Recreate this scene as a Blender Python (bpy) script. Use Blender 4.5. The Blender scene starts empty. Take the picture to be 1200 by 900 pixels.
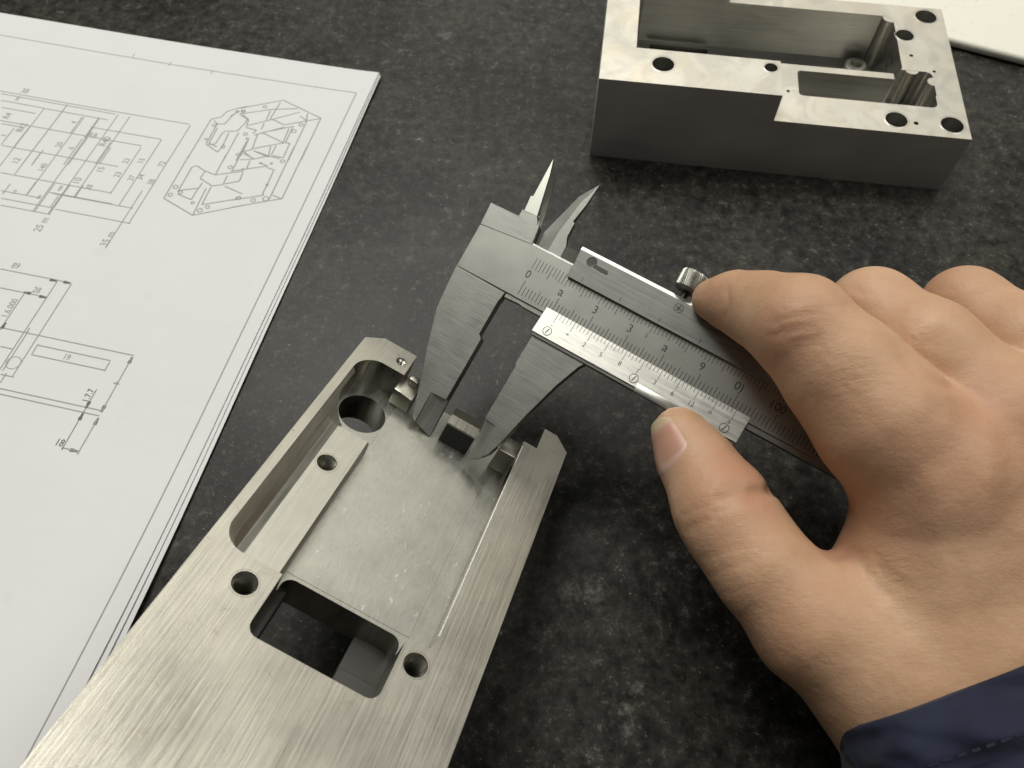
import bpy, bmesh, math, random
import numpy as np
from mathutils import Vector, Matrix
random.seed(7)
MM = 0.001
S = bpy.context.scene

# ------------------------------------------------------------------ camera
cam_data = bpy.data.cameras.new("camera")
cam = bpy.data.objects.new("camera", cam_data)
S.collection.objects.link(cam)
S.camera = cam
cam_data.sensor_width = 36.0
cam_data.lens = 36.0 * 940.0 / 1200.0
cam_data.clip_start = 0.005
cam_data.clip_end = 20.0
cam.matrix_world = Matrix(((0.999781, -0.020942, -0.000000, 0.000000), (0.018007, 0.859664, -0.510543, 0.000000), (0.010692, 0.510431, 0.859852, 0.210000), (0.000000, 0.000000, 0.000000, 1.000000)))
cam_data.dof.use_dof = True
cam_data.dof.focus_distance = 0.197
cam_data.dof.aperture_fstop = 30.0

# ------------------------------------------------------------------ world and lamps
world = bpy.data.worlds.new("World")
S.world = world
world.use_nodes = True
bg = world.node_tree.nodes["Background"]
bg.inputs[0].default_value = (0.95, 0.94, 0.88, 1)
bg.inputs[1].default_value = 0.07

def lamp(name, loc, target, sx, sy, power, col):
    d = bpy.data.lights.new(name, 'AREA')
    d.shape = 'RECTANGLE'; d.size = sx; d.size_y = sy
    d.energy = power; d.color = col
    o = bpy.data.objects.new(name, d)
    o.location = loc
    o.rotation_euler = (Vector(target) - Vector(loc)).to_track_quat('-Z', 'Y').to_euler()
    S.collection.objects.link(o)
    return o

lamp("ceiling_light_ahead", (0.35, 1.9, 1.35), (0, 0.1, 0), 2.2, 1.0, 11.0, (1.0, 0.972, 0.89))
lamp("ceiling_light_middle", (-0.38, 0.95, 1.6), (0, 0.12, 0), 1.1, 0.5, 24, (1.0, 0.98, 0.92))
lamp("ceiling_light_right", (1.0, 0.20, 1.5), (0, 0.12, 0), 1.0, 0.5, 9, (1.0, 0.975, 0.91))
lamp("caliper_fill_left", (-0.36, 0.24, 1.6), (0, 0.12, 0), 0.55, 0.4, 1.5, (1.0, 0.98, 0.93))  # added fill lamp, placed to brighten the caliper and vernier plate

S.view_settings.view_transform = 'Standard'
S.view_settings.look = 'None'
S.view_settings.exposure = 0.0
S.view_settings.gamma = 1.0
S.view_settings.use_curve_mapping = False
try:
    S.cycles.use_denoising = True
    S.cycles.max_bounces = 6; S.cycles.diffuse_bounces = 3; S.cycles.glossy_bounces = 4
    S.cycles.transmission_bounces = 1; S.cycles.volume_bounces = 0
except Exception:
    pass

# ------------------------------------------------------------------ helpers (all shapes in millimetres)
def tag(o, label, cat, group=None, kind=None):
    o["label"] = label
    if cat: o["category"] = cat
    if group: o["group"] = group
    if kind: o["kind"] = kind
    return o

def empty(name, mat=None):
    o = bpy.data.objects.new(name, None)
    o.empty_display_size = 0.01
    if mat is not None: o.matrix_world = mat
    S.collection.objects.link(o)
    return o

def finish(me, smooth=30):
    if smooth:
        for p in me.polygons: p.use_smooth = True
        me.set_sharp_from_angle(angle=math.radians(smooth))
    return me

def link(name, me, mats, parent=None, smooth=30):
    """mesh in mm -> object in m, child of parent (same local frame)."""
    me.transform(Matrix.Scale(MM, 4))
    finish(me, smooth)
    me.name = name
    o = bpy.data.objects.new(name, me)
    for m in (mats if isinstance(mats, (list, tuple)) else [mats]): me.materials.append(m)
    S.collection.objects.link(o)
    if parent is not None: o.parent = parent
    return o

def bm_mesh(bm, name="m"):
    bmesh.ops.recalc_face_normals(bm, faces=bm.faces[:])
    me = bpy.data.meshes.new(name); bm.to_mesh(me); bm.free(); return me

def add_prism(bm, pts, z0, z1, zt=None):
    """outline pts (x,y) counter-clockwise; z1 may be a function of (x,y)."""
    lo = [bm.verts.new((x, y, z0)) for x, y in pts]
    hi = [bm.verts.new((x, y, z1(x, y) if callable(z1) else z1)) for x, y in pts]
    n = len(pts)
    bm.faces.new(lo[::-1]); bm.faces.new(hi)
    for i in range(n): bm.faces.new((lo[i], lo[(i+1) % n], hi[(i+1) % n], hi[i]))

def prism(pts, z0, z1, bev=0.0, seg=1):
    bm = bmesh.new(); add_prism(bm, pts, z0, z1)
    bmesh.ops.recalc_face_normals(bm, faces=bm.faces[:])
    if bev:
        es = [e for e in bm.edges if len(e.link_faces) == 2 and e.calc_face_angle(0) > 0.5]
        bmesh.ops.bevel(bm, geom=es, offset=bev, segments=seg, profile=0.5, affect='EDGES', clamp_overlap=True)
    return bm_mesh(bm)

def box_pts(x0, x1, y0, y1): return [(x0, y0), (x1, y0), (x1, y1), (x0, y1)]

def round_rect(x0, x1, y0, y1, r, n=6):
    out = []
    rs = r if isinstance(r, (list, tuple)) else [r]*4      # order: (x1,y0) (x1,y1) (x0,y1) (x0,y0)
    for (cx, cy, sx, sy, a0, rr) in ((x1, y0, -1, 1, -90, rs[0]), (x1, y1, -1, -1, 0, rs[1]), (x0, y1, 1, -1, 90, rs[2]), (x0, y0, 1, 1, 180, rs[3])):
        ox, oy = cx + sx*rr, cy + sy*rr
        for i in range(n+1):
            a = math.radians(a0 + 90*i/n)
            out.append((ox + rr*math.cos(a), oy + rr*math.sin(a)))
    return out

def circle(cx, cy, r, n=32): return [(cx + r*math.cos(2*math.pi*i/n), cy + r*math.sin(2*math.pi*i/n)) for i in range(n)]

def loft(levels):
    """levels: list of (pts, z) with equal point counts, bottom to top -> closed solid"""
    bm = bmesh.new(); rings = []
    for pts, z in levels: rings.append([bm.verts.new((x, y, z)) for x, y in pts])
    n = len(rings[0])
    for a, b in zip(rings, rings[1:]):
        for i in range(n): bm.faces.new((a[i], a[(i+1) % n], b[(i+1) % n], b[i]))
    bm.faces.new(rings[0][::-1]); bm.faces.new(rings[-1])
    return bm_mesh(bm)

def lathe(profile, n=32, center=(0, 0, 0), axis='z'):
    """profile [(r, h)] open polyline turned round an axis"""
    bm = bmesh.new(); rings = []
    for r, h in profile:
        ring = []
        for i in range(n):
            a = 2*math.pi*i/n; c, s = r*math.cos(a), r*math.sin(a)
            p = (c, s, h) if axis == 'z' else ((c, h, s) if axis == 'y' else (h, c, s))
            ring.append(bm.verts.new((p[0]+center[0], p[1]+center[1], p[2]+center[2])))
        rings.append(ring)
    for a, b in zip(rings, rings[1:]):
        for i in range(n): bm.faces.new((a[i], a[(i+1) % n], b[(i+1) % n], b[i]))
    return bm, rings

def join_meshes(meshes):
    bm = bmesh.new()
    for m in meshes: bm.from_mesh(m)
    for m in meshes: bpy.data.meshes.remove(m)
    me = bpy.data.meshes.new("j"); bm.to_mesh(me); bm.free(); return me

def carve(base, cutters, bevel=0.0, seg=2):
    """boolean difference, evaluated once; everything in mm"""
    tmp = []
    bo = bpy.data.objects.new("tmp_base", base); S.collection.objects.link(bo); tmp.append(bo)
    for c in cutters:
        co = bpy.data.objects.new("tmp_cut", c); S.collection.objects.link(co); tmp.append(co)
        m = bo.modifiers.new("b", 'BOOLEAN'); m.operation = 'DIFFERENCE'; m.object = co; m.solver = 'EXACT'
    if bevel:
        m = bo.modifiers.new("v", 'BEVEL'); m.width = bevel; m.segments = seg; m.limit_method = 'ANGLE'
        m.angle_limit = math.radians(40); m.use_clamp_overlap = True; m.harden_normals = False
    dg = bpy.context.evaluated_depsgraph_get(); dg.update()
    me = bpy.data.meshes.new_from_object(bo.evaluated_get(dg))
    for o in tmp:
        md = o.data; bpy.data.objects.remove(o); bpy.data.meshes.remove(md)
    return me

def text_mesh(body, size, thick=0.0):
    cu = bpy.data.curves.new("t", 'FONT'); cu.body = body; cu.size = size
    cu.align_x = 'CENTER'; cu.align_y = 'CENTER'; cu.offset = thick
    cu.resolution_u = 4
    o = bpy.data.objects.new("t", cu); S.collection.objects.link(o)
    dg = bpy.context.evaluated_depsgraph_get(); dg.update()
    me = bpy.data.meshes.new_from_object(o.evaluated_get(dg))
    bpy.data.objects.remove(o); bpy.data.curves.remove(cu)
    return me

class Marks:
    """flat strips and letters lying on a plane, collected into one mesh"""
    def __init__(self, zf): self.v = []; self.f = []; self.zf = zf
    def add(self, pts):
        i = len(self.v); self.v += [(x, y, self.zf(x, y)) for x, y in pts]; self.f.append(tuple(range(i, i+len(pts))))
    def line(self, a, b, w, n=1):
        ax, ay = a; bx, by = b; L = math.hypot(bx-ax, by-ay)
        if L < 1e-6: return
        nx, ny = -(by-ay)/L*w/2, (bx-ax)/L*w/2
        for k in range(n):
            t0, t1 = k/n, (k+1)/n
            p = (ax+(bx-ax)*t0, ay+(by-ay)*t0); q = (ax+(bx-ax)*t1, ay+(by-ay)*t1)
            self.add([(p[0]-nx, p[1]-ny), (q[0]-nx, q[1]-ny), (q[0]+nx, q[1]+ny), (p[0]+nx, p[1]+ny)])
    def ring(self, c, r, w, n=20, a0=0, a1=360):
        for k in range(n):
            t0, t1 = math.radians(a0+(a1-a0)*k/n), math.radians(a0+(a1-a0)*(k+1)/n)
            self.add([(c[0]+(r-w/2)*math.cos(t0), c[1]+(r-w/2)*math.sin(t0)), (c[0]+(r+w/2)*math.cos(t0), c[1]+(r+w/2)*math.sin(t0)),
                      (c[0]+(r+w/2)*math.cos(t1), c[1]+(r+w/2)*math.sin(t1)), (c[0]+(r-w/2)*math.cos(t1), c[1]+(r-w/2)*math.sin(t1))])
    def text(self, body, size, c, ang=0, sx=1.0, thick=0.0):
        me = text_mesh(body, size, thick); i = len(self.v); ca, sa = math.cos(ang), math.sin(ang)
        for v in me.vertices:
            x, y = v.co.x*sx, v.co.y
            X, Y = c[0]+x*ca-y*sa, c[1]+x*sa+y*ca
            self.v.append((X, Y, self.zf(X, Y)))
        for p in me.polygons: self.f.append(tuple(i+k for k in p.vertices))
        bpy.data.meshes.remove(me)
    def mesh(self):
        me = bpy.data.meshes.new("marks"); me.from_pydata(self.v, [], self.f); me.update(); return me

# ------------------------------------------------------------------ materials
class N:
    """small node-graph helper"""
    def __init__(self, name):
        self.m = bpy.data.materials.new(name); self.m.use_nodes = True
        self.t = self.m.node_tree; self.b = self.t.nodes["Principled BSDF"]
        tc = self.t.nodes.new("ShaderNodeTexCoord"); self.obj = tc.outputs["Object"]
    def n(self, typ, ins=None, **kw):
        nd = self.t.nodes.new(typ)
        for k, v in kw.items(): setattr(nd, k, v)
        for k, v in (ins or {}).items(): self.set(nd.inputs[k], v)
        return nd
    def set(self, inp, v):
        if isinstance(v, bpy.types.NodeSocket): self.t.links.new(v, inp)
        else: inp.default_value = v
    def mm(self, scale=(1, 1, 1), rot=(0, 0, 0), loc=(0, 0, 0)):
        """object coordinates measured in millimetres, then scaled"""
        return self.n("ShaderNodeMapping", {"Vector": self.obj, "Scale": tuple(1000*s for s in scale), "Rotation": rot, "Location": loc}).outputs[0]
    def noise(self, vec, scale=1.0, detail=4, rough=0.6, dist=0.0):
        return self.n("ShaderNodeTexNoise", {"Vector": vec, "Scale": scale, "Detail": detail, "Roughness": rough, "Distortion": dist}).outputs[0]
    def voro(self, vec, scale=1.0, feature='F1', out=0, rnd=1.0):
        nd = self.n("ShaderNodeTexVoronoi", feature=feature); self.set(nd.inputs["Vector"], vec); nd.inputs["Scale"].default_value = scale
        nd.inputs["Randomness"].default_value = rnd
        return nd.outputs[out]
    def ramp(self, fac, stops):
        nd = self.n("ShaderNodeValToRGB"); self.set(nd.inputs[0], fac); cr = nd.color_ramp
        while len(cr.elements) < len(stops): cr.elements.new(0.5)
        for e, (p, c) in zip(cr.elements, stops):
            e.position = p; e.color = (c, c, c, 1) if isinstance(c, (int, float)) else (*c, 1)
        return nd.outputs[0]
    def math(self, op, a, b=0.0, c=None):
        nd = self.n("ShaderNodeMath", operation=op); self.set(nd.inputs[0], a); self.set(nd.inputs[1], b)
        if c is not None: self.set(nd.inputs[2], c)
        return nd.outputs[0]
    def mix(self, fac, a, b, blend='MIX'):
        nd = self.n("ShaderNodeMix", data_type='RGBA', blend_type=blend)
        self.set(nd.inputs[0], fac)
        for i, v in ((6, a), (7, b)):
            if not isinstance(v, bpy.types.NodeSocket): v = (*v, 1) if len(v) == 3 else v
            self.set(nd.inputs[i], v)
        return nd.outputs[2]
    def bump(self, h, strength, dist_mm, prev=None):
        nd = self.n("ShaderNodeBump", {"Height": h, "Strength": strength, "Distance": dist_mm*MM})
        if prev is not None: self.set(nd.inputs["Normal"], prev)
        return nd.outputs[0]
    def out(self, **kw):
        for k, v in kw.items():
            self.set(self.b.inputs[k.replace("_", " ")], (*v, 1) if isinstance(v, tuple) and len(v) == 3 and "Color" in k else v)
        return self.m

def metal(name, col, rough=0.35, brush='y', fine=6.0, stretch=40.0, bump=0.25, rvar=0.12, mottle=0.18, mscale=0.12, dark=None, scratch=0.0, streak=0.4, cracks=0.0, swirl=0.0):
    g = N(name)
    hi, lo = fine, fine/stretch
    sc = {'y': (hi, lo, hi), 'x': (lo, hi, hi), 'z': (hi, hi, lo), 'n': (hi, hi, hi)}[brush]
    br = g.noise(g.mm(sc), 1.0, 5, 0.65)
    br2 = g.noise(g.mm(tuple(s*0.32 for s in sc)), 1.0, 3, 0.6)
    mo = g.noise(g.mm(), mscale, 4, 0.55)
    c = g.mix(g.ramp(mo, [(0.3, 0.0), (0.7, 1.0)]), tuple(x*(1-mottle) for x in col), col)
    c = g.mix(g.math('MULTIPLY', g.ramp(br2, [(0.35, 0.0), (0.70, 1.0)]), streak), c, tuple(min(1, x*1.30) for x in col))
    c = g.mix(g.math('MULTIPLY', g.ramp(br, [(0.30, 1.0), (0.52, 0.0)]), min(1, streak*1.2)), c, tuple(x*0.55 for x in col))
    if dark is not None:
        st = g.ramp(g.noise(g.mm((1, 1, 1), loc=(7, 3, 1)), 0.35, 6, 0.7), [(0.60, 0.0), (0.72, 1.0)])
        c = g.mix(g.math('MULTIPLY', st, 0.55), c, dark)
    if swirl:
        w = g.noise(g.mm((1, 1, 0.3), loc=(5, 2, 0)), 0.05, 3, 0.5, 2.5)
        c = g.mix(g.math('MULTIPLY', g.ramp(w, [(0.42, 0.0), (0.60, 1.0)]), swirl), c, tuple(x*0.62 for x in col))
        rs = g.ramp(g.noise(g.mm((1, 1, 0.3), loc=(15, 9, 0)), 0.035, 3, 0.5, 3.0), [(0.45, 0.0), (0.58, 1.0)])
        c = g.mix(g.math('MULTIPLY', rs, 0.35), c, (0.60, 0.53, 0.41))
    r = g.math('ADD', g.math('MULTIPLY', br2, rvar*2), rough - rvar)
    r = g.math('ADD', r, g.math('MULTIPLY', mo, 0.12))
    h = g.math('ADD', g.math('MULTIPLY', br, 0.6), g.math('MULTIPLY', br2, 0.6))
    nrm = g.bump(h, bump, 0.05)
    if cracks:
        wv = g.n("ShaderNodeVectorMath", {0: g.mm((0.5, 1.0, 1)), 1: g.n("ShaderNodeTexNoise", {"Vector": g.mm(), "Scale": 0.25, "Detail": 3.0}).outputs[1]}, operation='ADD').outputs[0]
        ck = g.ramp(g.voro(wv, 0.30, 'DISTANCE_TO_EDGE'), [(0.0, 1.0), (0.016, 0.0)])
        ck = g.math('MULTIPLY', ck, g.ramp(g.noise(g.mm(loc=(11, 4, 6)), 0.16, 5, 0.75), [(0.57, 0.0), (0.66, 1.0)]))
        c = g.mix(g.math('MULTIPLY', ck, cracks), c, (0.14, 0.12, 0.09))
        nrm = g.bump(ck, 0.12, -0.03, nrm)
    if scratch:
        ed = g.voro(g.n("ShaderNodeVectorMath", {0: g.mm(), 1: g.n("ShaderNodeTexNoise", {"Vector": g.mm(), "Scale": 0.3, "Detail": 2.0}).outputs[1]}, operation='ADD').outputs[0], 0.22, 'DISTANCE_TO_EDGE')
        ln = g.ramp(ed, [(0.0, 1.0), (0.009, 0.0)])
        msk = g.ramp(g.noise(g.mm(loc=(3, 9, 2)), 0.30, 4, 0.7), [(0.53, 0.0), (0.62, 1.0)])
        ln = g.math('MULTIPLY', g.math('MULTIPLY', ln, msk), scratch)
        sp = g.ramp(g.noise(g.mm((1.0, 0.6, 1), loc=(2, 2, 0)), 0.85, 6, 0.78), [(0.61, 0.0), (0.66, 1.0)])
        sp = g.math('MULTIPLY', sp, g.ramp(g.noise(g.mm(loc=(1, 5, 2)), 0.07, 3, 0.6), [(0.42, 0.15), (0.58, 1.0)]))
        al = g.math('MAXIMUM', ln, g.math('MULTIPLY', sp, scratch))
        c = g.mix(g.math('MULTIPLY', al, 0.7), c, (0.97, 0.95, 0.88))
        nrm = g.bump(al, 0.5, 0.06, nrm)
    return g.out(Base_Color=c, Metallic=1.0, Roughness=r, Normal=nrm)

ALU = (0.70, 0.675, 0.60)
M_brushed = metal("brushed_aluminium", (0.49, 0.47, 0.405), 0.28, 'y', 6.0, 60, 0.75, dark=(0.34, 0.29, 0.21), mscale=0.05, mottle=0.34, streak=0.42, cracks=0.75)
M_pocket = metal("milled_pocket_aluminium", (0.46, 0.455, 0.405), 0.30, 'y', 3.0, 6, 0.22, scratch=0.75, mscale=0.07, mottle=0.3, streak=0.3)
M_cut = metal("cut_aluminium", (0.36, 0.35, 0.30), 0.24, 'z', 1.6, 20, 0.12)
M_steel = metal("satin_steel", (0.41, 0.41, 0.37), 0.32, 'n', 5.0, 1, 0.05, mottle=0.10, streak=0.12, mscale=0.15)
M_jaw = metal("ground_steel_jaw", (0.36, 0.36, 0.33), 0.35, 'x', 9.0, 22, 0.5, mottle=0.12, streak=0.30)
M_facet = metal("polished_steel_facet", (0.58, 0.58, 0.53), 0.30, 'y', 3.0, 30, 0.05)
M_plate = metal("bright_vernier_plate", (0.74, 0.73, 0.67), 0.30, 'x', 3.0, 20, 0.10, mottle=0.10, mscale=0.2)
M_bar = metal("dark_clamp_bar", (0.28, 0.28, 0.26), 0.38, 'x', 3.0, 25, 0.06, mottle=0.15)
M_bright = metal("bright_edge_steel", (0.92, 0.91, 0.86), 0.16, 'x', 3.0, 25, 0.05)
M_blacksteel = metal("blackened_steel", (0.10, 0.095, 0.085), 0.42, 'x', 4.0, 10, 0.10)
M_ledge = metal("milled_ledge_aluminium", (0.50, 0.485, 0.425), 0.32, 'y', 4.0, 40, 0.30, streak=0.35)
M_wall = metal("lit_wall_aluminium", (0.68, 0.66, 0.58), 0.58, 'y', 2.5, 20, 0.2, streak=0.25)  # paler copy for the left pocket wall, its light put into the colour
M_shelf = metal("rough_slot_floor", (0.13, 0.125, 0.10), 0.5, 'x', 2.0, 10, 0.2)
M_knurl = metal("knurled_steel", (0.36, 0.355, 0.32), 0.30, 'n', 3.0, 1, 0.15)
M_blocktop = metal("face_milled_aluminium", (0.62, 0.60, 0.53), 0.35, 'n', 2.0, 1, 0.10, swirl=0.5, streak=0.15, mottle=0.25, mscale=0.035, dark=(0.50, 0.42, 0.31))
M_blockside = metal("sawn_side_aluminium", (0.78, 0.78, 0.76), 0.55, 'x', 3.0, 30, 0.08, mottle=0.15, mscale=0.04, streak=0.12)
M_blockwall = metal("pocket_wall_aluminium", (0.55, 0.54, 0.50), 0.27, 'x', 1.2, 30, 0.10, mottle=0.3, mscale=0.05)

def flat(name, col, rough=0.6, metallic=0.0):
    g = N(name)
    v = g.noise(g.mm(), 2.0, 3, 0.6)
    return g.out(Base_Color=g.mix(v, tuple(c*0.75 for c in col), col), Roughness=rough, Metallic=metallic)
M_recess = flat("slot_shade_dark", (0.045, 0.043, 0.036), 0.45)  # near-black colour stands in for the shade inside the slot
M_black = flat("rib_hollow_shade", (0.012, 0.012, 0.011), 0.6)  # black painted in for the dark hollow under the rib lip
M_ink = flat("engraved_black", (0.045, 0.043, 0.038), 0.55)
M_ink_soft = flat("worn_engraving", (0.13, 0.125, 0.11), 0.5)
M_print = flat("printed_grey_ink", (0.36, 0.35, 0.34), 0.8)
M_print2 = flat("printed_dark_ink", (0.16, 0.158, 0.15), 0.8)

def paper_mat():
    g = N("white_printer_paper")
    big = g.noise(g.mm(), 0.03, 4, 0.5); sm = g.noise(g.mm(), 0.9, 4, 0.6)
    c = g.mix(big, (0.66, 0.66, 0.655), (0.71, 0.71, 0.705))
    sm2 = g.ramp(g.noise(g.mm(loc=(4, 4, 0)), 0.055, 5, 0.65), [(0.62, 0.0), (0.80, 1.0)])
    c = g.mix(g.math('MULTIPLY', sm2, 0.28), c, (0.50, 0.49, 0.46))
    n1 = g.bump(g.noise(g.mm(), 0.045, 3, 0.5), 0.35, 1.2)
    return g.out(Base_Color=c, Roughness=0.75, Normal=g.bump(sm, 0.10, 0.05, n1))
M_paper = paper_mat()

def table_mat():
    g = N("worn_black_stone_laminate")
    v = g.mm()
    warp = g.n("ShaderNodeVectorMath", {0: v, 1: g.n("ShaderNodeTexNoise", {"Vector": v, "Scale": 0.12, "Detail": 3.0}).outputs[1]}, operation='ADD').outputs[0]
    big = g.noise(v, 0.022, 5, 0.65)
    mid = g.noise(warp, 0.24, 7, 0.76)
    fine = g.noise(warp, 0.75, 5, 0.72)
    base = g.mix(g.ramp(mid, [(0.38, 0.0), (0.66, 1.0)]), (0.0055, 0.0055, 0.005), (0.030, 0.0292, 0.0255))
    base = g.mix(g.math('MULTIPLY', g.ramp(big, [(0.42, 0.0), (0.58, 1.0)]), g.ramp(mid, [(0.38, 0.15), (0.60, 0.85)])), base, (0.047, 0.043, 0.035))
    fl = g.math('MULTIPLY', g.ramp(fine, [(0.54, 0.0), (0.66, 1.0)]), g.ramp(mid, [(0.44, 0.0), (0.60, 1.0)]))
    base = g.mix(g.math('MULTIPLY', fl, 0.75), base, (0.125, 0.12, 0.102))
    flake = g.ramp(g.noise(warp, 0.24, 7, 0.78), [(0.60, 0.0), (0.64, 1.0)])
    flake = g.math('MULTIPLY', flake, g.ramp(g.noise(v, 0.035, 3, 0.6), [(0.42, 0.2), (0.60, 1.0)]))
    base = g.mix(g.math('MULTIPLY', flake, 0.7), base, (0.14, 0.136, 0.118))
    speck = g.ramp(g.noise(warp, 0.62, 6, 0.82), [(0.635, 0.0), (0.67, 1.0)])
    base = g.mix(g.math('MULTIPLY', speck, 0.75), base, (0.30, 0.29, 0.245))
    chip = g.ramp(g.noise(g.mm(loc=(31, 12, 0)), 0.065, 5, 0.75), [(0.68, 0.0), (0.71, 1.0)])
    base = g.mix(g.math('MULTIPLY', chip, 0.7), base, (0.30, 0.28, 0.23))
    wob = g.n("ShaderNodeVectorMath", {0: g.n("ShaderNodeTexNoise", {"Vector": v, "Scale": 0.45, "Detail": 4.0, "Roughness": 0.7}).outputs[1], 1: (8.0, 8.0, 0.0)}, operation='MULTIPLY').outputs[0]
    vw = g.n("ShaderNodeVectorMath", {0: v, 1: wob}, operation='ADD').outputs[0]
    for sx, sy, sr in [(15.8, 61.1, 2.2), (23.0, 61.7, 2.4), (30.3, 27.8, 1.6), (32.4, 37.1, 1.5), (30.0, 32.3, 1.4), (-29.9, 290.4, 2.6), (23.0, 43.7, 1.2), (73.3, 200.7, 1.0), (14.6, 149.9, 1.2), (-10.9, 174.5, 1.5)]:      # dried splashes and paint nicks left on the table
        dd = g.n("ShaderNodeVectorMath", {0: vw, 1: (sx+4.0, sy+4.0, 0.0)}, operation='DISTANCE').outputs[1]
        sm = g.math('MULTIPLY', g.ramp(g.math('DIVIDE', dd, sr*1.6), [(0.35, 1.0), (1.0, 0.0)]), g.ramp(fine, [(0.40, 0.2), (0.60, 1.0)]))
        base = g.mix(g.math('MULTIPLY', sm, 0.5), base, (0.20, 0.19, 0.16))
    scr = g.ramp(g.noise(g.mm((1.6, 0.03, 1), rot=(0, 0, 0.35)), 1.0, 2, 0.6), [(0.70, 0.0), (0.74, 1.0)])
    base = g.mix(g.math('MULTIPLY', scr, 0.35), base, (0.10, 0.095, 0.08))
    rough = g.math('ADD', g.math('MULTIPLY', mid, 0.30), 0.24)
    h = g.math('ADD', g.math('MULTIPLY', fine, 0.5), g.math('MULTIPLY', mid, 0.6))
    return g.out(Base_Color=base, Roughness=rough, Normal=g.bump(h, 0.35, 0.25), Specular_IOR_Level=0.18)
M_table = table_mat()

# ------------------------------------------------------------------ table top
def grid_mesh(x0, x1, y0, y1, nx, ny, zf):
    vs = [(x0+(x1-x0)*i/nx, y0+(y1-y0)*j/ny) for j in range(ny+1) for i in range(nx+1)]
    fs = [(j*(nx+1)+i, j*(nx+1)+i+1, (j+1)*(nx+1)+i+1, (j+1)*(nx+1)+i) for j in range(ny) for i in range(nx)]
    me = bpy.data.meshes.new("g"); me.from_pydata([(x, y, zf(x, y)) for x, y in vs], [], fs); me.update(); return me

table = link("table_top", prism(box_pts(-700, 700, -350, 900), -25, 0, 1.5, 2), M_table)
tag(table, "worn black speckled stone-like table top under everything", None, kind="structure")

# ------------------------------------------------------------------ sheets with the engineering drawing
PAPER_ANG = math.radians(-11.7)
def paper_frame(dx, dy, ang, z):
    return Matrix.Translation((-0.0545+dx*MM, 0.2635+dy*MM, z*MM)) @ Matrix.Rotation(PAPER_ANG+math.radians(ang), 4, 'Z')
def sheet_z(lift, phase):
    def z(x, y):      # x <= 0 towards the left, y <= 0 towards the viewer; corner at (0, 0)
        near = max(0.0, -y-150)/100.0
        s = lift*near*near
        s += 0.35*math.sin(x*0.035+phase)*math.sin(y*0.028+phase*1.7) + 0.35
        s += 0.7*math.exp(x/9.0)*(0.5+0.5*math.sin(y*0.045+phase))       # the right edge curls a little
        return s
    return z
PW, PH = 297.0, 330.0
def sheet(name, dx, dy, ang, z, lift, phase):
    zf = sheet_z(lift, phase)
    root = empty(name, paper_frame(dx, dy, ang, z))
    bm = bmesh.new(); bm.from_mesh(grid_mesh(-PW, 0, -PH, 0, 70, 80, zf))
    top = bm.faces[:]
    ret = bmesh.ops.extrude_face_region(bm, geom=top)
    for v in [g for g in ret['geom'] if isinstance(g, bmesh.types.BMVert)]: v.co.z += 0.11
    link("page", bm_mesh(bm), M_paper, root, smooth=40)
    return root, (lambda x, y: zf(x, y)+0.125)

s1, zs1 = sheet("paper_sheet", 0.7, -0.9, 0.55, 0.05, 2.6, 1.1)
tag(s1, "blank white sheet at the bottom of the drawing stack, fanned out furthest right", "paper", "stacked drawing sheets")
s2, zs2 = sheet("paper_sheet", 0.35, -0.3, 0.27, 0.45, 3.0, 1.25)
tag(s2, "white sheet in the middle of the stack, edge peeking out below the drawing", "paper", "stacked drawing sheets")
s3, zs3 = sheet("drawing_sheet", 0, 0, 0, 0.9, 3.4, 1.4)
tag(s3, "topmost white sheet printed with a grey engineering drawing", "paper", "stacked drawing sheets")

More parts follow.
